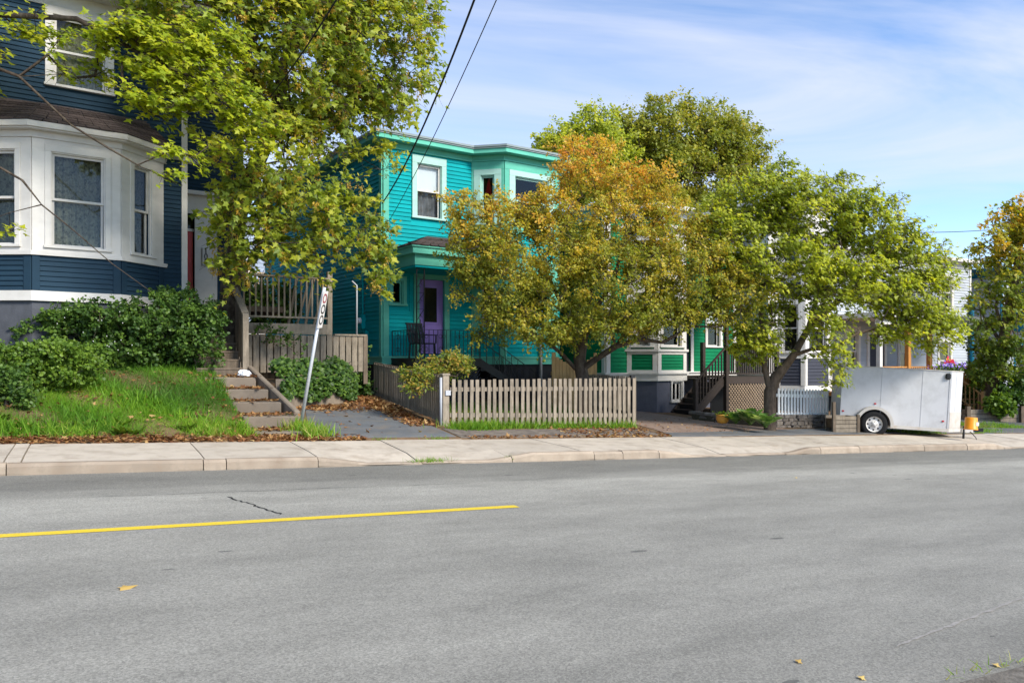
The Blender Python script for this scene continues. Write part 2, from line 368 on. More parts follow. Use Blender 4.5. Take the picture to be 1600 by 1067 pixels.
for a, b in zip(joints, joints[1:]):
    for k in range(1):
        x0, x1 = a+0.009, b-0.009; j = random.uniform(-.006, .006); sl = 0.05*random.uniform(-1, 1)
        mb = MB(); n = 4; V = []
        yf = 11.24; yb = 12.99+random.uniform(-.02, .03)
        for i in range(n+1):
            x = x0+(x1-x0)*i/n
            for y in (yf, yf+0.45, yb):
                h = kerb_h(x) if y == yf else (0.5*kerb_h(x)+0.085 if y < 12 else 0.165)
                V.append((x, y, plane_z(x, y)+h+j))
        top = len(V); V += [(x, y, z-0.16) for x, y, z in V]
        F = []
        for i in range(n):
            for q in range(2): k0 = i*3+q; F.append((k0, k0+3, k0+4, k0+1))
        for i in range(n):
            for q in (0, 2):
                k0 = i*3+q; f = (k0, k0+top, k0+3+top, k0+3); F.append(f if q == 0 else f[::-1])
        for i, fl in ((0, False), (n, True)):
            for q in range(2): k0 = i*3+q; f = (k0, k0+1, k0+1+top, k0+top); F.append(f[::-1] if fl else f)
        me = bpy.data.meshes.new('slab'); me.from_pydata(V, [], F); me.materials.append(M_conc); me.update()
        link('slab', me, walk)
kerb = structure(grid_sheet('kerb', [-60, -20, 0, 10, 20, 40, 80, 200], [11.085, 11.23], lambda x, y: plane_z(x, y)+0.006, M_grit))
kj = [-9.0, -7.4, -5.9, -4.1, -2.5, -0.88, 1.33, 1.62, 2.86, 4.45, 6.0, 7.6, 8.2, 9.0, 10.6, 12.2, 13.2, 14.4, 15.5, 16.6, 18.2, 19.7, 21.3, 22.9, 24.5, 26.1, 27.7, 29.5, 32, 35, 39, 44, 50]
for a, b in zip(kj, kj[1:]):
    mb = MB(); n = 4; x0, x1 = a+.006, b-.006; j = random.uniform(-.007, .007)
    V = []; F = []
    for i in range(n+1):
        x = x0+(x1-x0)*i/n; h = max(kerb_h(x)+j, 0.02); p = plane_z(x, 11.1); c = 0.030 if i not in (0, n) else 0.04; wob = random.uniform(-.008, .008)
        V += [(x, 11.08+wob, p-0.05), (x, 11.085+wob, p+h-min(c, h*.5)), (x, 11.085+c+wob, p+h+0.004), (x, 11.232, p+h+0.004), (x, 11.232, p-0.05)]
    for i in range(n):
        for q in range(4): k0 = i*5+q; F.append((k0+1, k0, k0+5, k0+6))
    F.append((0, 1, 2, 3, 4)); F.append(tuple(n*5+q for q in (4, 3, 2, 1, 0)))
    me = bpy.data.meshes.new('kerb_block'); me.from_pydata(V, [], F); me.materials.append(M_kerb); me.update(); link('kerb_block', me, kerb)

# driveways and yard surfaces draped on the ground
M_drive = mat('driveway_asphalt', (0.105, 0.11, 0.115), 0.9, 0.2, noise=0.25, nscale=3, bump=0.6, bscale=120, dirt=(0.20, 0.16, 0.12), dscale=2.5, damt=0.6)
structure(strip_sheet('driveway', [(3.55, 13.0), (3.55, 14.5), (4.0, 16.6)], [(6.0, 13.0), (5.95, 14.4), (5.3, 16.7)], 14, 0.008, M_drive))
M_verge = mat('verge_gravel', (0.17, 0.145, 0.125), 0.95, 0.1, noise=0.35, nscale=8, bump=0.8, bscale=70, dirt=(0.30, 0.25, 0.2), dscale=3, damt=0.6)
structure(strip_sheet('verge', [(6.05, 13.0), (10.9, 13.0)], [(6.05, 14.1), (11.0, 14.25)], 12, 0.008, M_verge))
M_brick = mat('brown_driveway', (0.20, 0.145, 0.115), 0.92, 0.15, noise=0.35, nscale=9, bump=0.9, bscale=45, dirt=(0.10, 0.065, 0.05), dscale=6, damt=0.7, stretch=(0.5, 1.5, 1))
structure(strip_sheet('driveway', [(11.2, 13.5), (12.2, 17.6), (13.6, 19.2)], [(15.9, 14.35), (15.0, 16.9), (14.9, 19.2)], 14, 0.010, M_brick))
structure(strip_sheet('driveway', [(10.95, 13.0), (19.0, 13.0), (30, 13.0)], [(11.15, 13.6), (18.2, 14.6), (30, 14.2)], 30, 0.016, M_drive))
structure(strip_sheet('driveway', [(18.3, 14.55), (18.6, 18.4)], [(23.5, 14.35), (22.8, 18.4)], 10, 0.009, M_drive))
structure(strip_sheet('driveway', [(26.0, 14.2), (27, 18)], [(34, 13.2), (32.2, 18)], 10, 0.009, M_drive))
# ------------------------------------------------------------------ house kit
def paint(name, c, rough=0.6, noise=0.10): return mat(name, c, rough+.1, 0.10, noise=noise, nscale=2.5, bump=0.12, bscale=40, stretch=(1, 1, 3), dirt=tuple(v*0.6+0.006 for v in c), dscale=1.3, damt=0.4)
P_teal = paint('teal_paint', (0.0, 0.30, 0.325)); P_mint = paint('mint_paint', (0.115, 0.44, 0.335))
P_blue = paint('navy_paint', (0.018, 0.042, 0.068)); P_white = paint('white_paint', (0.63, 0.605, 0.57), noise=0.06)
P_green = paint('green_paint', (0.004, 0.17, 0.07)); P_slate = paint('slate_paint', (0.055, 0.058, 0.075)); P_black = mat('black_paint', (0.012, 0.012, 0.013), 0.5, 0.4)
P_brown = paint('dark_brown_paint', (0.055, 0.043, 0.037)); P_grey = paint('pale_grey_paint', (0.42, 0.45, 0.49), noise=0.07); P_cream = paint('cream_paint', (0.52, 0.49, 0.42)); P_petrol = paint('petrol_paint', (0.012, 0.13, 0.21))
P_iron = mat('wrought_iron', (0.010, 0.010, 0.012), 0.45, 0.5)
P_found = mat('foundation_grey', (0.085, 0.09, 0.105), 0.9, 0.2, noise=0.2, nscale=6, bump=0.4, bscale=30)
P_founddark = mat('foundation_dark', (0.02, 0.022, 0.026), 0.9, 0.2, noise=0.2, nscale=6, bump=0.4, bscale=30)
P_red = mat('red_door_paint', (0.42, 0.012, 0.015), 0.4, 0.5, noise=0.1, nscale=3); P_purple = mat('purple_door_paint', (0.30, 0.20, 0.58), 0.45, 0.4, noise=0.1, nscale=3)
P_roofing = mat('shingle', (0.075, 0.058, 0.055), 0.95, 0.15, noise=0.5, nscale=26, bump=0.7, bscale=60)
P_metal = mat('flashing', (0.40, 0.41, 0.44), 0.5, 0.5, noise=0.1, nscale=3)
P_wood = mat('weathered_wood', (0.25, 0.208, 0.16), 0.9, 0.15, noise=0.30, nscale=9, bump=0.5, bscale=60, stretch=(3, 3, 0.35), dirt=(0.12, 0.10, 0.075), dscale=5, damt=0.6)
P_wooddk = mat('old_dark_wood', (0.14, 0.108, 0.08), 0.9, 0.15, noise=0.32, nscale=9, bump=0.5, bscale=60, stretch=(3, 3, 0.35), dirt=(0.07, 0.06, 0.045), dscale=5, damt=0.6)
P_newwood = mat('new_wood', (0.42, 0.27, 0.12), 0.8, 0.2, noise=0.2, nscale=9, bump=0.3, bscale=60, stretch=(3, 3, 0.35))
P_cedar = mat('cedar', (0.50, 0.22, 0.055), 0.7, 0.25, noise=0.2, nscale=9, stretch=(3, 3, 0.35))
P_lace = mat('lace_curtain', (0.20, 0.19, 0.135), 0.95, 0.05, noise=0.5, nscale=30, stretch=(1.6, 1.6, 0.7), dirt=(.015, .016, .015), dscale=14, damt=1.0); P_blind = mat('white_blind', (0.85, 0.85, 0.88), 0.8, 0.1)
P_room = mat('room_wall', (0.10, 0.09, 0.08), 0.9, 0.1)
P_concrete = mat('old_concrete', (0.19, 0.155, 0.12), 0.95, 0.15, noise=0.25, nscale=5, bump=0.6, bscale=60, dirt=(0.13, 0.10, 0.075), dscale=2.5, damt=0.7)

_clap = {}
def clap_mesh(e, m):
    k = (round(e, 4), m.name)
    if k not in _clap:
        mb = MB()
        # wedge: thick lower edge, thin upper edge tucked under the next board
        b, t, z1 = -0.030, -0.004, e+0.012
        mb.hexa([(0, b, 0), (1, b, 0), (1, 0.001, 0), (0, 0.001, 0), (0, t, z1), (1, t, z1), (1, 0.001, z1), (0, 0.001, z1)])
        _clap[k] = mb.mesh('clapboard', m)
    return _clap[k]
def seg_sub(a, b, cuts):
    segs = [(a, b)]
    for c, d in cuts:
        nx = []
        for s, e in segs:
            if d <= s or c >= e: nx.append((s, e)); continue
            if c > s: nx.append((s, c))
            if d < e: nx.append((d, e))
        segs = nx
    return [(s, e) for s, e in segs if e-s > 0.03]
class Face:
    """one vertical wall face from p0 to p1 (left to right seen from outside), in the house's own frame"""
    def __init__(s, th, p0, p1):
        s.th = th; s.p0 = Vector(p0); s.p1 = Vector(p1); d = s.p1-s.p0; s.L = d.length; s.d = d/s.L; s.n = Vector((-s.d.y, s.d.x)); s.a = math.atan2(d.y, d.x)
    def pt(s, a, back=0.0): return s.p0+s.d*a+s.n*back
    def wall(s, mb, z0, z1, holes=(), depth=0.13):
        us = sorted({0, s.L, *[h[0] for h in holes], *[h[1] for h in holes]}); zs = sorted({z0, z1, *[h[2] for h in holes], *[h[3] for h in holes]})
        def P(a, z, b=0): q = s.pt(a, b); return (q.x, q.y, z)
        for a, b in zip(us, us[1:]):
            for c, d in zip(zs, zs[1:]):
                if any(h[0] < (a+b)/2 < h[1] and h[2] < (c+d)/2 < h[3] for h in holes): continue
                mb.quad(P(a, c), P(b, c), P(b, d), P(a, d))
        for a, b, c, d in holes:
            mb.quad(P(a, c), P(b, c), P(b, c, depth), P(a, c, depth)); mb.quad(P(a, d, depth), P(b, d, depth), P(b, d), P(a, d))
            mb.quad(P(a, c, depth), P(a, d, depth), P(a, d), P(a, c)); mb.quad(P(b, c), P(b, d), P(b, d, depth), P(b, c, depth))
    def siding(s, wall, a, b, z0, z1, e, m, cuts=()):
        n = max(1, round((z1-z0)/e)); e = (z1-z0)/n; me = clap_mesh(e, m)
        for i in range(n):
            z = z0+i*e
            cs = [(c[0], c[1]) for c in cuts if c[2]-e*0.5 < z+e*0.0 < c[3]-e*0.5]
            for p, q in seg_sub(a, b, cs):
                o = s.pt(p); link('clapboard', me, wall, (o.x, o.y, z), s.a+random.uniform(-.0006, .0006), (q-p, 1, 1 if i < n-1 else 0.9))
    def trim(s, name, m, a, b, z0, z1, t=0.045, parent=None, bevel=0.004):
        o = s.p0; mb = MB().box(a, b, -t, 0.002, z0, z1)
        return mb.build(name, m, parent or s.th, (o.x, o.y, 0), s.a, bevel)
    def window(s, a, b, z0, z1, cas, m_cas, m_sash=None, split=True, hood=True, curtain=None, blind=None, sillm=None, casw=None, name='window', room=True):
        m_sash = m_sash or m_cas; th = s.th; o = s.p0; ct = 0.05
        w_, h_ = cas if isinstance(cas, tuple) else (cas, cas)
        mb = MB().box(a-w_, a, -ct, 0.002, z0-0.002, z1).box(b, b+w_, -ct, 0.002, z0-0.002, z1).box(a-w_, b+w_, -ct-0.003, 0.002, z1, z1+h_)
        if hood: mb.box(a-w_-0.02, b+w_+0.02, -ct-0.035, 0.002, z1+h_, z1+h_+0.03)
        # stops inside the casing
        mb.box(a, a+0.022, -0.02, 0.03, z0, z1).box(b-0.022, b, -0.02, 0.03, z0, z1).box(a+0.022, b-0.022, -0.02, 0.03, z1-0.022, z1)
        win = mb.build(name, m_cas, th, (o.x, o.y, 0), s.a, 0.003)
        MB().box(a-w_-0.02, b+w_+0.02, -ct-0.03, 0.05, z0-0.05, z0).build('sill', sillm or m_cas, win, bevel=0.004)
        f = 0.045; A, B = a+0.022, b-0.022
        def sash(zl, zh, y):
            return MB().box(A, A+f, y-.018, y+.018, zl, zh).box(B-f, B, y-.018, y+.018, zl, zh).box(A+f, B-f, y-.018, y+.018, zl, zl+f).box(A+f, B-f, y-.018, y+.018, zh-f, zh).build('sash', m_sash, win)
        if split:
            zm = (z0+z1)/2; sash(zm-0.02, z1-0.022, 0.052); sash(z0, zm+0.02, 0.092)
            MB().quad((A+f, .052, zm), (B-f, .052, zm), (B-f, .052, z1-.03), (A+f, .052, z1-.03)).build('pane', GLASS, win)
            MB().quad((A+f, .092, z0+.02), (B-f, .092, z0+.02), (B-f, .092, zm), (A+f, .092, zm)).build('pane', GLASS, win)
        else:
            sash(z0, z1-0.022, 0.06); MB().quad((A+f, .06, z0+.02), (B-f, .06, z0+.02), (B-f, .06, z1-.03), (A+f, .06, z1-.03)).build('pane', GLASS, win)
        if curtain:
            mb = MB(); n = 26; y = 0.20
            V = [(a-0.02+(b-a+0.04)*i/n, y+0.022*math.sin(i*2.1+z0)+0.01*math.sin(i*5.3)) for i in range(n+1)]
            for (x0, y0), (x1, y1) in zip(V, V[1:]): mb.quad((x0, y0, z0-.02), (x1, y1, z0-.02), (x1, y1, z1+.02), (x0, y0, z1+.02))
            mb.build('curtain', curtain, win)
        if blind:
            zl, mt = blind; mb = MB().box(a-.02, b+.02, 0.13, 0.136, zl, z1+.02); mb.build('blind', mt, win)
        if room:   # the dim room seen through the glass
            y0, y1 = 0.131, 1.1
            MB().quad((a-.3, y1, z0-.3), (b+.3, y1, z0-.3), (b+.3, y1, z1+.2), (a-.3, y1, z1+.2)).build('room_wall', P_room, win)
        return win
def chain(th, pts): return [Face(th, a, b) for a, b in zip(pts, pts[1:])]
def shingle_slope(parent, A, B, C, D, rows, m):
    """eave A-B, ridge D-C: courses laid from the eave up, each a thin tilted strip cut in uneven tabs"""
    A, B, C, D = map(Vector, (A, B, C, D)); nrm = (B-A).cross(D-A).normalized()
    for r in range(rows):
        f0, f1 = r/rows, min(1, (r+1.25)/rows); L0, R0 = A.lerp(D, f0), B.lerp(C, f0); L1, R1 = A.lerp(D, f1), B.lerp(C, f1)
        n = max(1, int((R0-L0).length/0.24)); mb = MB()
        for i in range(n):
            a, b = i/n+(0.004), (i+1)/n-0.004; j = random.uniform(0.008, 0.02); dn = (L1-L0).normalized()*random.uniform(-.006, .006)
            p = [L0.lerp(R0, a)+dn, L0.lerp(R0, b)+dn, L1.lerp(R1, b), L1.lerp(R1, a)]
            mb.hexa([p[0], p[1], p[2]-nrm*.004, p[3]-nrm*.004, p[0]+nrm*j, p[1]+nrm*j, p[2]+nrm*.002, p[3]+nrm*.002])
        mb.build('shingle_course', m, parent)

# ------------------------------------------------------------------ teal house
TZ = 0.55
T = thing('teal_house', 'two storey teal clapboard house with mint trim and purple front door', 'house', (6.92, 20.1, TZ), R(6.6))
t = lambda z: z-TZ
fp = [(0, 0), (2.82, 0), (3.47, -.7), (5.42, -.7), (6.02, -.05), (6.02, 10), (0, 10)]
Ff, Fl, Fb, Fr = chain(T, fp[:5]); Fr2 = Face(T, fp[4], fp[5]); Fback = Face(T, fp[5], fp[6]); Fs = Face(T, fp[6], fp[0])
zb, zt = t(1.60), t(7.44); ex = 0.112
H_up = (1.02, 1.80, t(5.64), t(7.12)); H_door = (1.09, 1.89, t(1.84), t(3.92)); H_sm = (0.27, 0.60, t(3.2), t(3.84))
L_up = (0.27, 0.68, t(5.62), t(7.0)); L_lo = (0.27, 0.68, t(2.62), t(4.2)); B_up = (0.36, 1.59, t(5.62), t(7.0)); B_lo = (0.36, 1.59, t(2.62), t(4.2))
mb = MB(); Ff.wall(mb, zb, zt+.3, [H_up, H_door, H_sm]); Fl.wall(mb, zb, zt+.3, [L_up, L_lo]); Fb.wall(mb, zb, zt+.3, [B_up, B_lo]); Fr.wall(mb, zb, zt+.3); Fr2.wall(mb, zb, zt+.3); Fback.wall(mb, zb, zt+.3); Fs.wall(mb, zb, zt+.3)
wall = mb.build('wall', P_teal, T)
MB().prism(offset_poly(fp, -.02), t(0.2), zb+.01).build('foundation', P_founddark, T)
MB().prism(offset_poly(fp, .035), t(1.56), t(1.74)).build('water_table', P_mint, T); MB().prism(offset_poly(fp, .065), t(1.74), t(1.785)).build('water_table_cap', P_mint, T)
MB().prism(offset_poly(fp, .03), t(7.42), t(7.56)).build('frieze', P_mint, T); MB().prism(offset_poly(fp, .07), t(7.39), t(7.425)).build('bed_moulding', P_mint, T)
roof = MB().prism(offset_poly(fp, .33), t(7.56), t(7.68)).build('roof', P_mint, T); MB().prism(offset_poly(fp, .36), t(7.68), t(7.70)).prism(offset_poly(fp, .37), t(7.72), t(7.78)).build('metal_edge', mat('edge_metal', (.22, .27, .28), .6, .3, noise=.1, nscale=3), roof); MB().prism(offset_poly(fp, .30), t(7.70), t(7.72)).build('drip_gap', P_mint, roof)
s0, s1 = t(1.785), t(7.395)
Ff.siding(wall, 0.165, 2.80, s0, s1, ex, P_teal, [(0.85, 1.97, t(5.5), t(7.40)), (0.91, 2.07, t(1.7), t(4.12)), (0.165, 0.80, t(3.06), t(3.98))])
Fs.siding(wall, 0.0, 9.86, s0, s1, ex, P_teal)
Ff.trim('corner_board', P_mint, 0, .165, s0, s1); Fs.trim('corner_board', P_mint, 9.86, 10.0, s0, s1, t=.044)
P_pmint = paint('pale_mint_paint', (0.36, 0.57, 0.51)); Ff.window(*H_up, (.15, .21), P_pmint, P_white, blind=(t(6.38), P_blind), hood=False, curtain=mat('grey_reflection', (.22, .22, .24), .9, .1, noise=.5, nscale=5))  # this curtain is a mottled grey stand-in for trees reflected in the glass
Ff.window(*H_sm, (.10, .12), P_mint, split=False, hood=False); 
for F, A, B, C in ((Fl, L_up, L_lo, 0), (Fb, B_up, B_lo, 1)):
    w1 = F.window(*A, (.20, .16), P_pmint, hood=False, curtain=None); F.window(*B, (.20, .16), P_mint, P_white if C == 0 else P_mint, hood=False)
    F.trim('panel_board', P_mint, 0.0, F.L, t(4.36), t(4.62)); F.trim('panel_board', P_mint, 0.0, F.L, t(5.30), t(5.56)); F.trim('panel_board', P_mint, 0, F.L, t(7.16), t(7.385), t=.043); F.trim('panel_board', P_mint, 0.0, F.L, t(2.40), t(2.57), t=.055)
    F.trim('corner_board', P_mint, 0, .07, t(1.79), t(2.40), t=.046); F.trim('corner_board', P_mint, F.L-.10, F.L, t(1.79), t(2.40), t=.046)
    F.trim('corner_board', P_mint, 0, .07, t(4.62), t(5.30), t=.046); F.trim('corner_board', P_mint, F.L-.10, F.L, t(4.62), t(5.30), t=.046)
    F.siding(wall, .07, F.L-.10, t(1.79), t(2.40), ex, P_teal); F.siding(wall, .07, F.L-.10, t(4.62), t(5.30), ex, P_teal)
    for (a, b, z0, z1) in (A, B):
        F.trim('corner_board', P_mint, 0, a-.2, z0-.06, z1+.16, t=.04); F.trim('corner_board', P_mint, b+.2, F.L, z0-.06, z1+.16, t=.04)
Fb.trim('panel_board', P_mint, 1.22, 1.34, t(1.79), t(2.40), t=.044)
# red glass ornament hanging in the bay window
M_orn = mat('red_ornament', (0.45, 0.02, 0.02), 0.4, 0.4)
q = Fl.pt(0.47, 0.16); mb = MB()
for k in range(9): mb.bar((q.x, q.y, t(6.93)), (q.x+random.uniform(-.12, .12), q.y+random.uniform(-.02, .05), t(6.35+random.uniform(-.1, .2))), 0.03, 0.03)
mb.lathe([(0.0, 0), (.07, .03), (.09, .09), (.05, .16), (0, .17)], 10, (q.x, q.y, t(6.2)))
mb.build('window_ornament', M_orn, T)
# purple door with its long dark light
dr = MB().box(1.09, 1.89, .06, .10, t(1.86), t(3.92)).box(1.25, 1.73, .048, .062, t(1.98), t(2.10)).box(1.25, 1.73, .048, .062, t(2.2), t(2.55)).build('door', P_purple, T)
MB().box(1.25, 1.73, .045, .075, t(2.70), t(2.74)).box(1.25, 1.73, .045, .075, t(3.70), t(3.74)).box(1.25, 1.29, .045, .075, t(2.74), t(3.70)).box(1.69, 1.73, .045, .075, t(2.74), t(3.70)).build('glazing_bead', P_purple, dr)
MB().box(1.29, 1.69, .054, .058, t(2.74), t(3.70)).build('door_light', mat('dark_door_glass', (0.012, 0.014, 0.014), 0.08, 0.6), dr)
MB().box(1.12, 1.17, .035, .062, t(2.55), t(2.80)).tube([(1.145, .03, t(2.62)), (1.145, -.02, t(2.62))], .022, 8).box(1.115, 1.175, .03, .06, t(2.9), t(2.96)).build('handle', P_iron, dr)
MB().box(.93, 1.09, -.05, .06, t(1.78), t(3.92)).box(1.89, 2.05, -.05, .06, t(1.78), t(3.92)).box(.93, 2.05, -.053, .06, t(3.92), t(4.11)).build('door_casing', P_mint, T, bevel=.004)
# meter, conduit and boxes on the shaded side wall
mt = thing('electric_meter', 'round glass electric meter with teal conduit on the shaded side wall', 'meter', T.matrix_basis @ Vector((0, 0, 0)), R(6.6))
def sp(b, out, z): return (-out-0.03, b, t(z)-0)
MB().tube([(-.06, 1.15, t(1.72)), (-.06, 1.15, t(4.6))], .022, 8).build('conduit', P_teal, mt); MB().box(-.13, 0, 1.06, 1.24, t(2.55), t(2.95)).build('meter_box', P_teal, mt, bevel=.01); MB().box(-.11, 0, .86, 1.06, t(2.15), t(2.5)).build('junction_box', P_teal, mt, bevel=.01)
mb = MB().lathe([(.085, 0), (.085, .05), (.07, .09), (0, .1)], 16); me = mb.mesh('meter_glass', mat('meter_glass', (.6, .62, .65), .15, .6)); g = link('meter_glass', me, mt, (-.13, 1.15, t(2.78))); g.rotation_euler = (0, R(-90), 0)
# downspout standing before the bay
mb = MB().tube([(4.72, -.80, t(.62)), (4.72, -.80, t(2.5)), (4.72, -.70, t(2.62))], .042, 10).build('downspout', P_metal, T)

# porch roof: hipped, shingled, on one lattice iron post
E0, E1 = (0.12, -1.5), (3.35, -1.5); pr = MB().prism([(.12, -1.5), (3.35, -1.5), (3.35, 0), (.12, 0)], t(4.40), t(4.56)).build('porch_roof', P_mint, T)
MB().prism([(.08, -1.54), (3.39, -1.54), (3.39, 0), (.08, 0)], t(4.562), t(4.60)).build('crown_moulding', P_mint, pr)
MB().prism([(.24, -1.38), (3.23, -1.38), (3.23, 0), (.24, 0)], t(4.12), t(4.398)).build('porch_beam', P_mint, pr)
shingle_slope(pr, (.06, -1.56, t(4.605)), (3.41, -1.56, t(4.605)), (2.5, -.02, t(5.12)), (1.35, -.02, t(5.12)), 11, P_roofing)
shingle_slope(pr, (.06, -.0, t(4.605)), (.06, -1.56, t(4.605)), (1.35, -.02, t(5.12)), (1.33, -.0, t(5.12)), 11, P_roofing)
shingle_slope(pr, (3.41, -1.56, t(4.605)), (3.41, 0, t(4.605)), (2.52, -.0, t(5.12)), (2.5, -.02, t(5.12)), 11, P_roofing)
MB().box(.26, 3.2, -1.36, 0, t(4.06), t(4.115)).build('porch_ceiling', P_teal, pr)
pc = thing('porch_post', 'black wrought iron lattice post holding the teal porch roof', 'post', (0, 0, 0)); pc.parent = None
pc.location = T.location; pc.rotation_euler = T.rotation_euler
for x in (.34, .56): MB().box(x-.013, x+.013, -1.30, -1.274, t(1.73), t(4.118)).build('upright', P_iron, pc)
mb = MB(); zz = 1.85
while zz < 4.0:
    mb.bar((.345, -1.287, t(zz)), (.555, -1.287, t(zz+.3)), .012, .012); mb.bar((.345, -1.287, t(zz+.3)), (.555, -1.287, t(zz+.3)), .010, .010)
    mb.tube([(.45+.05*math.cos(a*.6), -1.287, t(zz+.08)+.05*math.sin(a*.6)) for a in range(9)], .006, 5); zz += .42
mb.build('lattice', P_iron, pc)
# porch deck and stair
dk = thing('porch_deck', 'dark wooden porch deck with steps in front of the purple door', 'deck', T.location, R(6.6))
n = 10
for i in range(n):
    y0 = -1.42+i*1.38/n; MB().box(.22, 2.25, y0, y0+1.38/n-.008, t(1.685), t(1.72)).build('deck_board', P_brown, dk)
MB().box(.24, 2.23, -1.40, -1.36, t(1.5), t(1.684)).box(.24, .28, -1.36, -.03, t(1.5), t(1.684)).build('rim', P_black, dk)
for i in range(22):
    x = .1+i*.11
    mb = MB(); a = max(0.26, x-.0); 
    p, q = (x, t(.62)), (x+.86, t(1.49))
    if x < .26: f = (.26-x)/.86; p = (.26, p[1]+(q[1]-p[1])*f)
    if q[0] > 2.22: f = (2.22-p[0])/(q[0]-p[0]); q = (2.22, p[1]+(q[1]-p[1])*f)
    if q[0]-p[0] > .05: mb.bar((p[0], -1.385, p[1]), (q[0], -1.385, q[1]), .008, .045, (0, 1, 0)); mb.build('lattice_slat', P_slate, dk)
MB().box(.28, 2.2, -1.30, -1.28, t(.5), t(1.5)).build('skirt', P_black, dk)
ns = 6
for i in range(ns):
    x0 = 2.25+i*.31; z = 1.72-(i+1)*.172
    MB().box(x0, x0+.33, -1.40, -.78, t(z)-.035, t(z)).build('stair_tread', P_brown, dk); MB().box(x0+.0, x0+.02, -1.38, -.80, t(z)-.17, t(z)-.036).build('riser', P_black, dk)
MB().bar((2.2, -1.39, t(1.6)), (4.15, -1.39, t(.55)), .03, .2).bar((2.2, -.79, t(1.6)), (4.15, -.79, t(.55)), .03, .2).build('stringer', P_black, dk)
rl = thing('porch_railing', 'black wrought iron railing with scrolls round the teal porch', 'railing', T.location, R(6.6))
def rail_run(p, q, zt0, zt1, zb0, zb1, n, scroll=True):
    p = Vector(p); q = Vector(q)
    MB().bar((*p, t(zt0)), (*q, t(zt1)), .028, .012).build('top_rail', P_iron, rl); MB().bar((*p, t(zb0)), (*q, t(zb1)), .02, .01).build('bottom_rail', P_iron, rl)
    for i in range(n+1):
        f = i/n; c = p.lerp(q, f); a = zb0+(zb1-zb0)*f; b = zt0+(zt1-zt0)*f; th = .018 if i in (0, n) else .012
        e = .06 if i in (0, n) else 0
        MB().box(c.x-th/2, c.x+th/2, c.y-th/2, c.y+th/2, t(a-e), t(b)).build('baluster', P_iron, rl)
        if scroll and i % 4 == 2:
            mb = MB(); d = (q-p).normalized()
            for zc in (.25, .75):
                for sgn in (-1, 1):
                    zz = a+(b-a)*zc; mb.tube([(c.x+d.x*(sgn*.055+.045*math.cos(k)), c.y+d.y*(sgn*.055+.045*math.cos(k)), t(zz)+.055*math.sin(k)) for k in np.linspace(0, 6.28, 11)], .006, 5)
            stuff(mb.build('scroll', P_iron, rl))
rail_run((.26, -.05), (.26, -1.38), 2.46, 2.46, 1.79, 1.79, 8); rail_run((.26, -1.38), (2.22, -1.38), 2.46, 2.46, 1.79, 1.79, 15)
rail_run((2.22, -1.38), (4.1, -1.38), 2.44, 1.32, 1.72, .66, 9, False); rail_run((2.3, -.80), (4.1, -.80), 2.40, 1.32, 1.70, .66, 7, False)
mb = MB()
for i in range(3):
    x = 2.75+i*.3; z = 1.72-(x-2.22)*.57; mb.bar((x-.12, -1.38, t(z)), (x+.12, -1.38, t(z+.36)), .01, .01); mb.bar((x-.12, -1.38, t(z+.42)), (x+.12, -1.38, t(z+.02)), .01, .01)
stuff(mb.build('scroll', P_iron, rl))
# black chair on the porch
ch = thing('porch_chair', 'black slatted chair on the porch beside the purple door', 'chair', T.matrix_basis @ Vector((.78, -.78, t(1.72))), R(6.6+12))
MB().box(-.27, .27, -.25, .22, .38, .41).build('seat', P_black, ch, bevel=.008)
for i in range(6): MB().bar((-.24+i*.096, .22, .42), (-.24+i*.096, .34, .93), .07, .018, (0, 1, 0)).build('back_slat', P_black, ch)
MB().bar((-.28, .345, .93), (.28, .345, .93), .04, .05).build('back_rail', P_black, ch)
for sx in (-1, 1):
    for sy in (-1, 1): MB().bar((sx*.27, sy*.22-.0, 0), (sx*.25, sy*.2, .4), .035, .035).build('leg', P_black, ch)
    MB().bar((sx*.29, -.27, .62), (sx*.29, .28, .64), .05, .025).bar((sx*.28, -.23, .4), (sx*.28, -.23, .62), .03, .03).build('arm', P_black, ch)

# ------------------------------------------------------------------ blue house
BZ = 1.75
B = thing('blue_house', 'tall navy clapboard house with white bay window and red side door', 'house', (1.88, 18.5, BZ), R(7))
t = lambda z: z-BZ
bp = [(-7, 0), (-3.89, 0), (-2.96, -.7), (-1.43, -.7), (-.5, 0), (0, 0)]
BL, BLa, BF, BRa, BR = chain(B, bp); BS = Face(B, (0, 0), (0, 3)); BD = Face(B, (0, 3), (2.1, 3)); BS2 = Face(B, (2.1, 3), (2.1, 10)); BB = Face(B, (2.1, 10), (-7, 10)); BW = Face(B, (-7, 10), (-7, 0)); BUP = Face(B, (-3.89, 0), (-.5, 0))
wz0, wz1 = 3.86, 5.67
hF = (.31, 1.25, t(wz0), t(wz1)); hR = (.32, .80, t(wz0), t(wz1)); hL = (.34, .86, t(wz0), t(wz1)); hU = (1.34, 2.30, t(7.2), t(8.6)); hD = (.28, .86, t(2.95), t(5.42))
mb = MB(); top = t(9.0)
BL.wall(mb, t(2.8), top); BLa.wall(mb, t(2.78), t(6.1), [hL]); BF.wall(mb, t(2.78), t(6.1), [hF]); BRa.wall(mb, t(2.78), t(6.1), [hR]); BR.wall(mb, t(2.8), top); BS.wall(mb, t(2.8), top); BD.wall(mb, t(2.8), top, [hD]); BS2.wall(mb, t(2.8), top); BB.wall(mb, t(2.8), top); BW.wall(mb, t(2.8), top); BUP.wall(mb, t(6.1), top, [hU])
wall = mb.build('wall', P_blue, B)
full = [(-7, 0), (-3.89, 0), (-2.96, -.7), (-1.43, -.7), (-.5, 0), (0, 0), (0, 3), (2.1, 3), (2.1, 10), (-7, 10)]
MB().prism(offset_poly(full, -.02), t(1.0), t(2.81)).build('foundation', P_found, B)
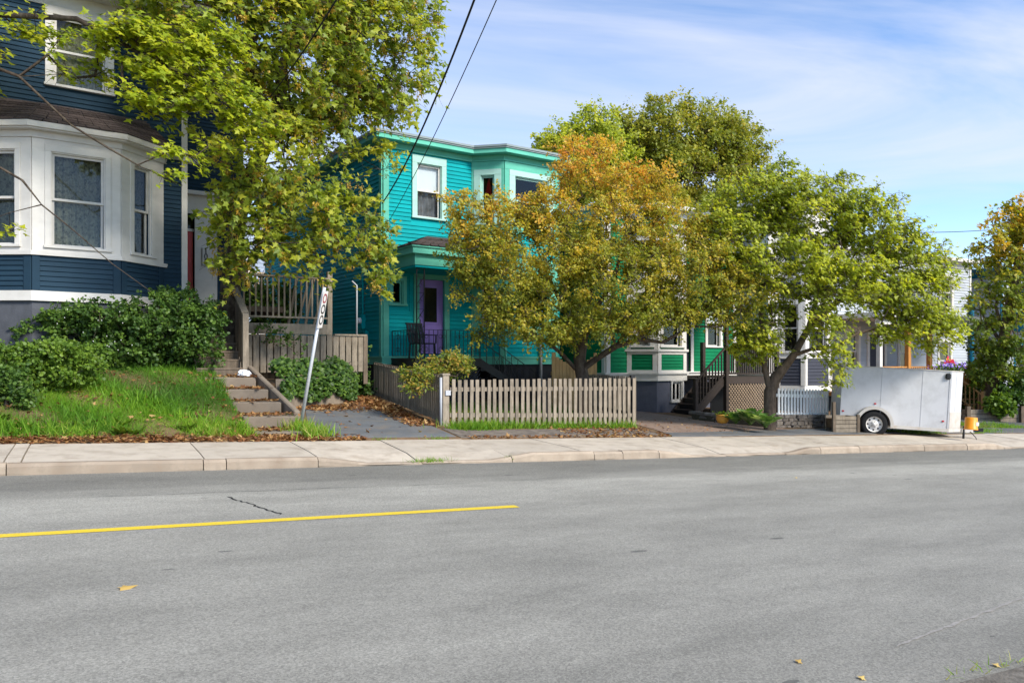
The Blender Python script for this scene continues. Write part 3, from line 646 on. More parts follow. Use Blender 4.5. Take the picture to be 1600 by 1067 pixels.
MB().prism(offset_poly(full, .04), t(2.79), t(2.98)).build('base_board', P_white, B)
for F in (BLa, BF, BRa):
    F.siding(wall, .13, F.L-.14, t(2.98), t(3.66), .0945, P_blue)
    F.trim('corner_board', P_blue, 0, .13, t(2.982), t(3.66), t=.038); F.trim('corner_board', P_blue, F.L-.14, F.L, t(2.982), t(3.66), t=.038)
bayp = [(-3.89, 0), (-2.96, -.7), (-1.43, -.7), (-.5, 0)]
MB().prism(offset_poly(bayp, .07), t(3.66), t(3.74)).build('sill_course', P_white, B)
for F, h, cas in ((BLa, hL, .1), (BF, hF, .1), (BRa, hR, .1)):
    F.window(*h, (cas, .12), P_white, curtain=P_lace, hood=False)
    F.trim('pilaster', P_white, 0, h[0]-cas, t(3.74), t(5.90), t=.03); F.trim('pilaster', P_white, h[1]+cas, F.L, t(3.74), t(5.90), t=.03)
    F.trim('apron', P_white, h[0]-cas-.01, h[1]+cas+.01, t(3.74), t(wz0-.052), t=.032); F.trim('head_board', P_white, h[0]-cas-.01, h[1]+cas+.01, t(wz1+.122), t(5.90), t=.031)
MB().prism(offset_poly(bayp, .06), t(5.90), t(6.02)).prism(offset_poly(bayp, .22), t(6.022), t(6.05)).prism(offset_poly(bayp, .27), t(6.052), t(6.16)).build('bay_cornice', P_white, B)
o2 = offset_poly(bayp, .28); i2 = [(-3.6, -.02), (-2.75, -.12), (-1.64, -.12), (-.8, -.02)]
for k in range(3): shingle_slope(B, (*o2[k], t(6.165)), (*o2[k+1], t(6.165)), (*i2[k+1], t(6.75)), (*i2[k], t(6.75)), 8, P_roofing)
BR.siding(wall, 0, .38, t(2.98), t(8.75), .0945, P_blue); BUP.siding(wall, 0, 3.39, t(6.62), t(8.75), .0945, P_blue, [(1.2, 2.44, t(7.12), t(8.9))]); BL.siding(wall, 0, 3.11, t(2.98), t(8.75), .0945, P_blue)
BR.trim('corner_board', P_white, .38, .5, t(2.985), t(8.75), t=.05); BUP.window(*hU, (.14, .16), P_white, curtain=P_lace, hood=False)
BD.trim('door_surround', P_white, -.02, .28, t(2.95), t(5.9)); BD.trim('door_surround', P_white, .86, 1.42, t(2.95), t(5.9)); BD.trim('door_surround', P_white, .28, .86, t(5.43), t(5.9)); BD.trim('door_hood', P_white, -.02, 1.5, t(5.9), t(6.0), t=.22)
BD.siding(wall, 1.42, 2.1, t(2.98), t(8.75), .0945, P_blue); BD.siding(wall, 0.0, 1.42, t(6.02), t(8.75), .0945, P_blue)
rd = MB().box(.30, .84, 3.05, 3.09, t(2.95), t(4.98)).box(.37, .54, 3.035, 3.051, t(4.2), t(4.8)).box(.60, .77, 3.035, 3.051, t(4.2), t(4.8)).box(.37, .54, 3.035, 3.051, t(3.2), t(4.0)).box(.60, .77, 3.035, 3.051, t(3.2), t(4.0)).build('door', P_red, B, bevel=.003)
MB().box(.28, .86, 3.02, 3.10, t(4.98), t(5.05)).build('transom_bar', P_white, rd); MB().quad((.29, 3.06, t(5.05)), (.85, 3.06, t(5.05)), (.85, 3.06, t(5.42)), (.29, 3.06, t(5.42))).build('transom_pane', GLASS, rd)
MB().box(.0, 1.3, 3.5, 3.52, t(2.9), t(5.5)).build('hall_wall', P_room, B)
ncp = MB().box(1.02, 1.23, 2.935, 2.954, t(4.10), t(4.58)).build('number_board', P_white, B)
MB().box(1.03, 1.04, 2.925, 2.936, t(4.11), t(4.57)).box(1.04, 1.22, 2.925, 2.936, t(4.11), t(4.12)).build('number_border', P_black, ncp)
for i, chx in enumerate('108'):
    cu = bpy.data.curves.new('digit', 'FONT'); cu.body = chx; cu.size = .20; cu.align_x = 'CENTER'; cu.extrude = .004
    tmp = bpy.data.objects.new('digit_tmp', cu); COL.objects.link(tmp); bpy.context.view_layer.update()
    me = bpy.data.meshes.new_from_object(tmp.evaluated_get(bpy.context.evaluated_depsgraph_get())); bpy.data.objects.remove(tmp); me.name = 'digit'; me.materials.clear(); me.materials.append(P_black)
    o = link('digit', me, ncp, (1.13, 2.928, t(4.43-i*.145))); o.rotation_euler = (R(90), 0, 0)
upper = [(-7, 0), (0, 0), (0, 3), (2.1, 3), (2.1, 10), (-7, 10)]; MB().prism(offset_poly(upper, .03), t(8.75), t(9.02)).build('frieze', P_white, B)
rf = MB().prism(offset_poly(upper, .50), t(9.02), t(9.10)).prism(offset_poly(upper, .56), t(9.102), t(9.30)).build('roof', P_white, B); MB().prism(offset_poly(upper, .57), t(9.302), t(9.34)).build('roof_covering', P_roofing, rf)
# ------------------------------------------------------------------ green house with dark porch
GZ = 0.02
G = thing('green_house', 'bright green clapboard house with white panelled bay and slate basement', 'house', (13.7, 19.4, GZ), R(5))
t = lambda z: z-GZ
gp = [(0, 0), (.86, 0), (1.5, -.66), (2.72, -.66), (3.36, 0), (3.36, 1.3), (7.3, 1.3), (7.3, 9), (0, 9)]
G1, G2, G3, G4, G5, G6 = chain(G, gp[:7]); G7 = Face(G, gp[6], gp[7]); G8 = Face(G, gp[7], gp[8]); G9 = Face(G, gp[8], gp[0])
hA = (.24, .70, t(2.12), t(3.75)); hB = (.22, 1.0, t(2.12), t(3.75)); hA2 = (.24, .70, t(4.4), t(5.35)); hB2 = (.22, 1.0, t(4.4), t(5.35)); hDr = (.75, 1.6, t(1.2), t(3.3)); hW = (2.45, 3.1, t(2.2), t(3.9)); hBs = (.62, 1.05, t(.42), t(1.02))
mb = MB(); zb, zt = t(1.04), t(6.3)
for F, h in ((G1, []), (G2, [hA, hA2]), (G3, [hB, hB2]), (G4, []), (G5, []), (G6, [hDr, hW]), (G7, []), (G8, []), (G9, [])): F.wall(mb, zb, zt, h)
wall = mb.build('wall', P_green, G)
mb = MB(); fo = offset_poly(gp, -.03)
for a, b, h in ((fo[0], fo[1], []), (fo[1], fo[2], []), (fo[2], fo[3], [hBs]), (fo[3], fo[4], []), (fo[4], fo[5], []), (fo[5], fo[6], []), (fo[6], fo[7], []), (fo[8], fo[0], [])): Face(G, a, b).wall(mb, t(-.5), zb+.01, h)
mb.build('foundation', mat('painted_basement', (0.075, 0.08, 0.105), 0.85, 0.2, noise=.15, nscale=5, bump=.5, bscale=14), G)
bw = Face(G, fo[2], fo[3]).window(*hBs, (.05, .05), P_white, split=False, hood=False)
MB().box(.81, .86, .03, .075, t(.44), t(1.0)).build('mullion', P_white, bw)
MB().prism(offset_poly(gp, .04), t(1.05), t(1.26)).build('base_board', P_white, G); MB().prism(offset_poly(gp, .10), t(1.26), t(1.30)).build('base_cap', P_white, G)
G1.siding(wall, .16, .86, t(1.30), t(6.0), .115, P_green); G9.siding(wall, 0, 8.86, t(1.30), t(6.0), .115, P_green)
G1.trim('corner_board', P_white, 0, .16, t(1.30), t(6.0)); G9.trim('corner_board', P_white, 8.86, 9.0, t(1.30), t(6.0), t=.044)
for F, h, h2 in ((G2, hA, hA2), (G3, hB, hB2)):
    F.siding(wall, .14, F.L-.14, t(1.38), t(1.86), .095, P_green)
    F.trim('panel_frame', P_white, 0, .14, t(1.30), t(1.95), t=.04); F.trim('panel_frame', P_white, F.L-.14, F.L, t(1.30), t(1.95), t=.04); F.trim('panel_frame', P_white, .14, F.L-.14, t(1.30), t(1.38), t=.039); F.trim('panel_frame', P_white, .14, F.L-.14, t(1.86), t(1.95), t=.039)
    for hh in (h, h2):
        F.window(*hh, (.12, .14), P_white, hood=False); F.trim('pilaster', P_white, 0, hh[0]-.12, hh[2]-.1, hh[3]+.14, t=.035); F.trim('pilaster', P_white, hh[1]+.12, F.L, hh[2]-.1, hh[3]+.14, t=.035)
    F.trim('panel_frame', P_white, 0, F.L, t(3.90), t(4.35), t=.038)
bayg = [(.86, 0), (1.5, -.66), (2.72, -.66), (3.36, 0)]
MB().prism(offset_poly(bayg, .09), t(1.95), t(2.02)).build('sill_course', P_white, G); MB().prism(offset_poly(bayg, .05), t(5.52), t(5.72)).prism(offset_poly(bayg, .22), t(5.72), t(5.82)).build('bay_cornice', P_white, G)
MB().prism(offset_poly(gp, .03), t(6.0), t(6.3)).prism(offset_poly(gp, .30), t(6.3), t(6.42)).build('cornice', P_white, G)
G6.siding(wall, 0, 3.94, t(1.30), t(6.0), .115, P_green, [(.6, 1.75, t(1), t(3.45)), (2.3, 3.25, t(2.05), t(4.05))]); G6.window(*hW, (.12, .14), P_white, hood=False, blind=(t(3.0), P_blind)); G6.trim('corner_board', P_white, 3.78, 3.94, t(1.3), t(6.0), t=.05)
dr = MB().box(3.36+.76, 3.36+1.59, 1.36, 1.40, t(1.2), t(3.3)).build('door', P_slate, G); MB().box(3.36+.95, 3.36+1.4, 1.345, 1.361, t(2.2), t(3.1)).build('door_light', mat('dark_door_glass', (0.012, 0.014, 0.014), 0.08, 0.6), dr)
G6.trim('door_casing', P_white, .61, .75, t(1.2), t(3.3)); G6.trim('door_casing', P_white, 1.6, 1.74, t(1.2), t(3.3)); G6.trim('door_casing', P_white, .61, 1.74, t(3.3), t(3.44))
# dark porch with stair, lattice skirt and railing
dk = thing('brown_porch', 'dark brown porch with lattice skirt and stairs beside the green bay', 'porch', G.location, R(5))
PZ = 1.17; F0 = -1.6; DX0, DX1 = 3.42, 5.95
for i in range(20): MB().box(DX0, DX1, F0+i*.14, F0+i*.14+.132, t(PZ-.04), t(PZ)).build('deck_board', P_brown, dk)
MB().box(DX0, DX1, F0-.02, F0+.02, t(PZ-.22), t(PZ-.041)).build('rim', P_brown, dk)
for x in (DX0+.06, DX1-.06): MB().box(x-.06, x+.06, F0-.085, F0+.045, t(-.1), t(3.9 if x < 5 else 2.12)).build('post', P_brown, dk, bevel=.006)
MB().box(DX0, DX1, F0-.03, F0+.09, t(3.9), t(4.1)).build('porch_beam', P_brown, dk)
MB().box(DX0-.1, DX1+.1, F0-.2, 1.25, t(4.102), t(4.2)).build('porch_roof', P_brown, dk)
def lattice_area(parent, x0, x1, z0, z1, y, step, wd, m):
    for sgn in (1, -1):
        x = x0-(z1-z0)
        while x < x1:
            a = (x, z0) if sgn > 0 else (x, z1); b = (x+(z1-z0), z1) if sgn > 0 else (x+(z1-z0), z0); f0 = 0; f1 = 1
            if a[0] < x0: f0 = (x0-a[0])/(b[0]-a[0])
            if b[0] > x1: f1 = (x1-a[0])/(b[0]-a[0])
            if f1-f0 > .04:
                p = (a[0]+(b[0]-a[0])*f0, a[1]+(b[1]-a[1])*f0); q = (a[0]+(b[0]-a[0])*f1, a[1]+(b[1]-a[1])*f1)
                yy = y+(.006 if sgn > 0 else -.006); MB().bar((p[0], yy, p[1]), (q[0], yy, q[1]), .03, .01, (0, 1, 0)).build('lattice_slat', m, parent)
            x += step
P_latt = mat('tan_lattice', (0.27, 0.20, 0.14), .85, .15, noise=.2, nscale=5)
lattice_area(dk, DX0+.14, DX1-.14, t(.0), t(PZ-.23), F0, .125, .03, P_latt)
MB().box(DX0+.05, DX1-.02, F0+.6, F0+.62, t(-.2), t(PZ-.05)).build('skirt', P_black, dk)
def rail(parent, p, q, z0, z1, h, n, m, top=.07):
    p, q = Vector(p), Vector(q)
    MB().bar((*p, z0+h), (*q, z1+h), top, .04).build('top_rail', m, parent); MB().bar((*p, z0+.09), (*q, z1+.09), .05, .04).build('bottom_rail', m, parent)
    for i in range(1, n):
        c = p.lerp(q, i/n); z = z0+(z1-z0)*i/n; MB().box(c.x-.018, c.x+.018, c.y-.018, c.y+.018, z+.10, z+h-.02).build('baluster', m, parent)
rail(dk, (DX0+.12, F0+.0), (DX1-.12, F0+.0), t(PZ), t(PZ), .92, 22, P_brown)
nst = 6; sx0 = 2.15
for i in range(nst):
    x = sx0+i*.21; z = .02+(i+1)*(PZ-.02)/(nst+1)
    MB().box(x-.03, x+.235, F0+.04, F0+.88, t(z-.04), t(z)).build('stair_tread', P_brown, dk, bevel=.004); MB().box(x, x+.018, F0+.07, F0+.85, t(z-.17), t(z-.041)).build('riser', P_black, dk)
MB().bar((sx0-.02, F0+.02, t(.02)), (DX0, F0+.02, t(PZ-.12)), .04, .22).build('stringer', P_brown, dk); MB().bar((sx0-.02, F0+.90, t(.02)), (DX0, F0+.90, t(PZ-.12)), .04, .22).build('stringer', P_brown, dk)
MB().box(sx0-.06, sx0+.06, F0-.07, F0+.05, t(-.1), t(1.10)).build('newel_post', P_brown, dk); MB().box(sx0-.08, sx0+.08, F0-.09, F0+.07, t(1.10), t(1.13)).build('newel_cap', P_brown, dk)
rail(dk, (sx0+.06, F0-.01), (DX0, F0-.01), t(.20), t(PZ), .88, 9, P_brown)
MB().box(DX0-.06, DX0+.06, F0+.82, F0+.94, t(.2), t(2.25)).build('post', P_brown, dk)

# ------------------------------------------------------------------ further houses down the street
def plain_house(name, label, x, y, ang, fp, z0, zbase, ztop, m, mtrim, holes, ex=.12, found=P_found, cornice=.35, sides=(0,), casing=.12, boards=True):
    th = thing(name, label, 'house', (x, y, z0), R(ang)); n = len(fp); Fs_ = [Face(th, fp[i], fp[(i+1) % n]) for i in range(n)]
    tt = lambda z: z-z0; mb = MB()
    for i, F in enumerate(Fs_): F.wall(mb, tt(zbase), tt(ztop), [(a, b, tt(c), tt(d)) for (k, a, b, c, d) in holes if k == i])
    wl = mb.build('wall', m, th); MB().prism(offset_poly(fp, -.03), -.8, tt(zbase)+.01).build('foundation', found, th); MB().prism(offset_poly(fp, .03), tt(zbase-.02), tt(zbase+.16)).build('base_board', mtrim, th)
    for i in sides:
        F = Fs_[i]; hs = [(a-casing, b+casing, tt(c)-.05, tt(d)+casing) for (k, a, b, c, d) in holes if k == i]
        if boards: F.siding(wl, .12, F.L-.12, tt(zbase+.16), tt(ztop-.25), ex, m, hs)
        F.trim('corner_board', mtrim, 0, .12, tt(zbase+.16), tt(ztop-.25)); F.trim('corner_board', mtrim, F.L-.12, F.L, tt(zbase+.16), tt(ztop-.25))
        for (k, a, b, c, d) in holes:
            if k == i: F.window(a, b, tt(c), tt(d), casing, mtrim, hood=False, curtain=P_lace if random.random() < .4 else None)
    MB().prism(offset_poly(fp, .04), tt(ztop-.25), tt(ztop)).prism(offset_poly(fp, cornice), tt(ztop), tt(ztop+.14)).build('cornice', mtrim, th)
    return th, Fs_, tt
# white house with a slate panelled bay, between the green house and the cedar porch
W1, w1f, tt = plain_house('white_house', 'white house with slate panelled bay behind the white picket fence', 21.4, 20.3, 3, [(0, 0), (.5, 0), (1.0, -.8), (2.4, -.8), (2.9, 0), (3.2, 0), (3.2, 9), (0, 9)], -.45, .62, 7.3, P_white, P_white,
    [(1, .2, .74, 2.0, 3.7), (2, .2, 1.2, 2.0, 3.7), (3, .2, .74, 2.0, 3.7), (1, .2, .74, 4.7, 6.2), (2, .2, 1.2, 4.7, 6.2), (3, .2, .74, 4.7, 6.2)], sides=(0, 1, 2, 3), boards=False)
for F in w1f[1:4]:
    for (a, b) in ((.08, F.L-.08),): F.siding(W1.children[0], a, b, tt(.80), tt(1.75), .12, P_slate); F.siding(W1.children[0], a, b, tt(3.95), tt(4.5), .12, P_slate)
MB().prism(offset_poly([(.5, 0), (1.0, -.8), (2.4, -.8), (2.9, 0)], .06), tt(1.76), tt(1.84)).build('sill_course', P_white, W1)
# pale house with the cedar porch
W2, w2f, tt = plain_house('pale_house', 'pale grey clapboard house with new cedar porch posts behind the trailer', 25.0, 20.6, 2, [(0, 0), (9.6, 0), (9.6, 9), (0, 9)], -.75, .35, 6.0, P_grey, P_white,
    [(0, 1.0, 1.7, 1.2, 2.9), (0, 4.4, 5.1, 1.2, 2.8), (0, 7.2, 8.0, .9, 2.5), (0, 1.2, 2.0, 4.0, 5.3), (0, 4.6, 5.4, 4.0, 5.3), (0, 7.3, 8.1, 4.0, 5.3)], sides=(0,), casing=.14)
MB().box(2.4, 3.35, -.03, .01, tt(.5), tt(2.75)).build('door', P_slate, W2); MB().box(2.25, 2.4, -.06, .01, tt(.5), tt(2.9)).box(3.35, 3.5, -.06, .01, tt(.5), tt(2.9)).box(2.4, 3.35, -.06, .01, tt(2.75), tt(2.9)).build('door_casing', P_white, W2)
MB().tube([(9.45, -.14, tt(-.9)), (9.45, -.14, tt(4.6))], .09, 10).build('downspout', P_petrol, W2)
cp = thing('cedar_porch', 'new orange cedar porch with square posts and balusters behind the trailer', 'porch', W2.location, R(2))
MB().box(-.1, 6.0, -2.2, -.05, tt(.35), tt(.5)).build('deck', P_cedar, cp)
for x in (.05, 1.75, 3.1): MB().box(x-.08, x+.08, -2.16, -2.0, tt(-.4), tt(3.0)).build('post', P_white if x < 1 else P_cedar, cp, bevel=.008)
MB().box(-.1, 6.0, -2.2, -2.0, tt(3.0), tt(3.25)).build('beam', P_white, cp); MB().box(-.3, 6.2, -2.4, 0, tt(3.25), tt(3.42)).build('porch_roof', P_white, cp)
rail(cp, (.1, -2.08), (6.0, -2.08), tt(.5), tt(.5), .95, 44, P_cedar)
MB().box(-.05, 6.0, -2.12, -2.09, tt(-.6), tt(.34)).build('skirt', P_wooddk, cp)
st = thing('cedar_steps', 'new wooden stair rail leading up beside the trailer nose', 'stairs', (29.2, 17.2, gz(29.2, 17.2)), R(-10))
rail(st, (0, 0), (0.0, 1.5), .05, .95, .85, 8, P_newwood)
for i in range(5): MB().box(.05, 1.1, i*.29, i*.29+.3, i*.19+.12, i*.19+.16).build('stair_tread', P_newwood, st)
MB().box(-.05, .05, -.06, .05, 0, 1.05).build('newel_post', P_newwood, st); MB().box(-.05, .05, 1.45, 1.55, 0, 2.0).build('newel_post', P_newwood, st)
# white house with petrol blue trim
W3, w3f, tt = plain_house('petrol_trim_house', 'white clapboard house with petrol blue corner boards and oriel at far right', 35.6, 20.2, 2, [(0, 0), (7, 0), (7, 9), (0, 9)], -1.1, .1, 5.7, P_grey, P_petrol,
    [(0, 1.2, 2.0, .9, 2.4), (0, 4.0, 4.8, .9, 2.4)], sides=(0,), casing=.14)
ori = MB().box(1.0, 2.3, -.6, 0, tt(3.0), tt(5.0)).build('oriel', P_petrol, W3); MB().box(.9, 2.4, -.75, 0, tt(5.0), tt(5.15)).build('oriel_roof', P_petrol, ori)
for x in (1.1, 1.75): MB().box(x, x+.45, -.62, -.6, tt(3.5), tt(4.8)).build('oriel_pane', mat('dark_door_glass', (0.012, 0.014, 0.014), 0.08, 0.6), ori)
MB().tube([(-.12, -.1, tt(-.2)), (-.12, -.1, tt(5.6))], .05, 8).build('downspout', P_petrol, W3)
W4, w4f, tt = plain_house('grey_house', 'dark grey clapboard house at the right edge behind the leaning tree', 44.5, 20.0, 0, [(0, 0), (9, 0), (9, 9), (0, 9)], -1.5, -.4, 5.2, P_slate, P_white, [(0, 2, 3, .9, 2.4), (0, 5.5, 6.5, .9, 2.4)], sides=(0,), casing=.14, ex=.2)
P_far = paint('pale_blue_paint', (0.30, 0.35, 0.43))
# houses of the next street, seen through the gap left of the teal house
W5, w5f, tt = plain_house('far_pale_blue_house', 'pale blue clapboard house far behind the gap between the blue and teal houses', 2.4, 44, 4, [(0, 0), (7, 0), (7, 8), (0, 8)], 2.4, 3.2, 9.3, P_far, P_white, [(0, 4.2, 5.2, 5.9, 7.4), (0, 1.4, 2.4, 5.9, 7.4)], sides=(0,), ex=.22)
W5b = thing('far_deck', 'sunlit wooden deck rail on the far house behind the maple', 'deck', (2.6, 36.5, 2.3), R(4)); rail(W5b, (0, 0), (6.0, 0), 2.4, 2.4, 1.0, 36, P_newwood); MB().box(0, 6, 0, 3, 2.2, 2.4).build('deck', P_newwood, W5b)
for x in (.1, 2, 4, 5.9): MB().box(x-.07, x+.07, 0, .14, -.2, 2.2).build('post', P_newwood, W5b)

# ------------------------------------------------------------------ concrete steps, planter wall, side deck
stp = thing('concrete_steps', 'worn concrete steps climbing from the sidewalk to the blue house', 'steps', (2.75, 13.4, gz(2.75, 13.4)))
o = Vector(stp.location); k = .0
def sp3(x, y, z): return Vector((x, y, z))-o
treads = [(13.50, .44, 2.42, 3.22), (14.15, .66, 2.35, 3.28), (14.95, .88, 2.25, 3.16), (15.55, 1.10, 2.1, 3.05), (16.15, 1.32, 1.95, 2.92)]
for i, (y, z, x0, x1) in enumerate(treads):
    y1 = treads[i+1][0]+.05 if i < 4 else 17.0; j = random.uniform(-.03, .03)
    mb = MB(); a = [sp3(x0, y, z-.24), sp3(x1, y+j, z-.24), sp3(x1-.06, y1, z-.24), sp3(x0-.06, y1, z-.24), sp3(x0, y, z-.0), sp3(x1, y+j, z-.015), sp3(x1-.06, y1, z+.0), sp3(x0-.06, y1, z+.02)]
    mb.hexa(a); mb.build('step', P_concrete, stp, bevel=.015)
mb = MB().hexa([sp3(3.31, 14.55, .3), sp3(3.42, 14.55, .3), sp3(2.96, 16.75, .8), sp3(2.85, 16.75, .8), sp3(3.31, 14.55, .72), sp3(3.42, 14.55, .72), sp3(2.96, 16.75, 1.55), sp3(2.85, 16.75, 1.55)])
mb.build('side_kerb', P_concrete, stp, bevel=.02)
ws = thing('wooden_stairs', 'weathered wooden stairs rising to the red door behind the shrubs', 'stairs', (2.2, 16.6, 1.3)); o = Vector(ws.location)
for i in range(8):
    y = 16.62+i*.28; z = 1.5+i*.175
    MB().box(1.85-o.x, 2.76-o.x, y-o.y, y+.3-o.y, z-.04-o.z, z-o.z).build('stair_tread', P_wooddk, ws, bevel=.004); MB().box(1.87-o.x, 2.74-o.x, y+.012-o.y, y+.03-o.y, z-.18-o.z, z-.041-o.z).build('riser', P_wooddk, ws)
MB().box(1.9-o.x, 4.1-o.x, 18.9-o.y, 21.4-o.y, 2.80-o.z, 2.93-o.z).build('landing', P_wooddk, ws)
MB().box(2.76-o.x, 2.88-o.x, 16.72-o.y, 16.84-o.y, 1.2-o.z, 2.62-o.z).build('newel_post', P_wood, ws, bevel=.008)
MB().bar((2.82-o.x, 16.78-o.y, 2.62-o.z), (2.72-o.x, 18.9-o.y, 3.85-o.z), .14, .045).build('handrail', P_wood, ws)
for i in range(11):
    f = (i+.5)/11; y = 16.85+f*2.0; z = 1.45+f*1.25; MB().box(2.79-o.x, 2.81-o.x, y-o.y, y+.14-o.y, z-o.z, z+1.12-o.z).build('baluster_board', P_wooddk, ws)
# deck with railing between the houses
sd_ = thing('side_deck', 'weathered deck with balusters between the blue and teal houses', 'deck', (2.9, 18.2, 1.6), R(2)); o = 1.6
rail(sd_, (0.0, 0), (2.05, 0), 2.56-o, 2.56-o, 1.02, 16, P_wood, top=.09)
MB().box(-.08, 2.12, -.06, 0.02, 2.26-o, 2.50-o).build('rim', P_wood, sd_); MB().box(-.08, 2.1, .02, 2.9, 2.42-o, 2.50-o).build('deck_floor', P_wooddk, sd_)
MB().box(2.03, 2.14, -.03, .08, 1.4-o, 3.75-o).build('post', P_wood, sd_); MB().box(-.06, .05, -.03, .08, 1.4-o, 3.7-o).build('post', P_wood, sd_)
for i in range(4): MB().bar((1.2+i*.2, .3, 2.52-o), (1.35+i*.2+.1*(i % 2), .12, 3.6-o), .09, .02).build('leaning_board', P_wood, sd_)
bf = thing('board_fence', 'weathered vertical board fence under the deck behind the ivy', 'fence', (2.9, 18.05, 1.4), R(2)); o = 1.4
x = 0.0
while x < 2.86:
    MB().box(x, x+.125, -.02, .0, random.uniform(-.02, .0), 2.24-o+random.uniform(-.01, .01)).build('board', P_wood, bf); x += .152
MB().box(-.1, 2.85, .3, .32, -.2, .82).build('backing', P_wooddk, bf); MB().box(0, 2.9, .002, .045, .15, .24).box(0, 2.9, .002, .045, .62, .71).build('rail', P_wooddk, bf); MB().box(2.15, 2.95, -.05, .06, 2.24-o, 2.28-o).build('cap_board', P_wood, bf); MB().box(2.86, 2.96, -.04, .06, -.3, 2.24-o).build('post', P_wooddk, bf)
MB().tube([(2.72, .05, 2.28-o), (2.72, .05, 3.45-o), (2.6, .05, 3.55-o)], .02, 6).build('conduit', P_metal, bf)
# curved retaining wall of the planter
pw = thing('planter_wall', 'curved concrete retaining wall of the ivy bed beside the driveway', 'wall', (4.4, 16.8, .7))
o = Vector(pw.location); cl = [(3.40, 15.75), (3.75, 16.45), (4.3, 16.85), (4.9, 17.15), (5.35, 17.6), (5.55, 18.2), (5.6, 18.9)]
mb = MB()
for (a, b) in zip(cl, cl[1:]):
    d = Vector((b[0]-a[0], b[1]-a[1])).normalized(); n = Vector((-d.y, d.x))*.18
    q = [(a[0], a[1]), (b[0], b[1]), (b[0]+n.x, b[1]+n.y), (a[0]+n.x, a[1]+n.y)]
    mb.hexa([Vector((p[0], p[1], .4))-o for p in q]+[Vector((p[0], p[1], 1.28))-o for p in q])
mb.build('wall', P_concrete, pw)
me = bpy.data.meshes.new('bed_soil'); me.from_pydata([Vector((x, y, 1.24))-o for x, y in cl+[(5.6, 18.1), (2.95, 18.1), (2.95, 16.6)]], [], [tuple(range(len(cl)+3))]); me.materials.append(M_soil); link('bed_soil', me, pw)

# ------------------------------------------------------------------ picket fences
def picket(m, wd, h, pointed=False):
    mb = MB()
    if pointed: mb.prism([], 0, 0) if False else None
    P = [(-wd/2, 0), (wd/2, 0), (wd/2, h-(.05 if pointed else 0)), (0, h), (-wd/2, h-(.05 if pointed else 0))] if pointed else [(-wd/2, 0), (wd/2, 0), (wd/2, h), (-wd/2, h)]
    n = len(P); i = len(mb.v); mb.v += [(x, -.011, z) for x, z in P]+[(x, .011, z) for x, z in P]
    mb.f.append(tuple(range(n))); mb.f.append(tuple(range(n, 2*n))[::-1]); mb.smooth += [False, False]
    for k in range(n): j = (k+1) % n; mb.f.append((k, k+n, j+n, j)); mb.smooth.append(False)
    return mb.mesh('picket', m)
def fence(name, label, p, q, zt0, zt1, wd, gap, m, mrail, pointed=False, bottom=.06, posts=(0, 1), rails=(.2, .78), posth=.1, jit=1.0, back=True, group=None, hmax=None, mpost=None, zbot=None):
    p, q = Vector(p), Vector(q); L = (q-p).length; d = (q-p)/L; a = math.atan2(d.y, d.x); zg = gz(*p)
    th = thing(name, label, 'fence', (p.x, p.y, zg), a, group); n = int(L/(wd+gap)); me = picket(m, wd, 1.0, pointed)
    step = L/n
    for i in range(n):
        f = (i+.5)/n; c = p.lerp(q, f); zt = zt0+(zt1-zt0)*f+random.uniform(-.012, .012)*jit; zb_ = (gz(c.x, c.y)+bottom if zbot is None else zbot[0]+(zbot[1]-zbot[0])*f)+random.uniform(-.02, .02)*jit
        o = link('picket', me, th, ((i+.5)*step, -.012, zb_-zg), random.uniform(-.02, .02)*jit, (random.uniform(.94, 1.05), 1, zt-zb_)); o.rotation_euler.y = random.uniform(-.012, .012)*jit
    for r in rails:
        z0 = gz(*p)+bottom if zbot is None else zbot[0]; z1 = gz(*q)+bottom if zbot is None else zbot[1]
        MB().bar((0, .022, z0+(zt0-z0)*r-zg), (L, .022, z1+(zt1-z1)*r-zg), .038, .085).build('rail', mrail, th)
    for k in posts:
        c = p.lerp(q, k); zt = zt0+(zt1-zt0)*k; MB().box(k*L-.05, k*L+.05, .042, .142, gz(c.x, c.y)-zg-.2, zt+posth-zg).build('post', mpost or mrail, th, bevel=.006)
    return th
fence('picket_fence', 'weathered grey picket fence in front of the teal house', (6.42, 14.5), (11.12, 14.55), 1.26, 1.25, .076, .057, P_wood, P_wood, posts=(.5, 1.0), posth=-.05)
fence('picket_fence', 'weathered close board fence running back beside the driveway with leaf litter', (6.28, 18.9), (6.33, 14.75), 1.60, 1.33, .085, .028, P_wood, P_wooddk, posts=(), rails=(.15, .97), jit=.6)
fence('picket_fence', 'short picket fence return on the right end by the brown driveway', (11.18, 14.62), (11.9, 18.2), 1.28, 1.30, .062, .05, P_wood, P_wooddk, posts=(0,), posth=.03, mpost=P_black)
gp_ = thing('gate_post', 'square grey wooden corner post with iron latch on picket fence', 'post', (6.33, 14.56, gz(6.33, 14.56)))
MB().box(-.07, .07, -.06, .08, -.2, 1.02).box(-.085, .085, -.075, .095, 1.02, 1.06).build('shaft', P_wood, gp_, bevel=.008); MB().box(-.02, .09, -.085, -.06, .62, .72).build('latch', P_metal, gp_)
MB().tube([(-.10, -.02, -.1), (-.10, -.02, .98)], .028, 8).build('steel_pipe', P_metal, gp_)
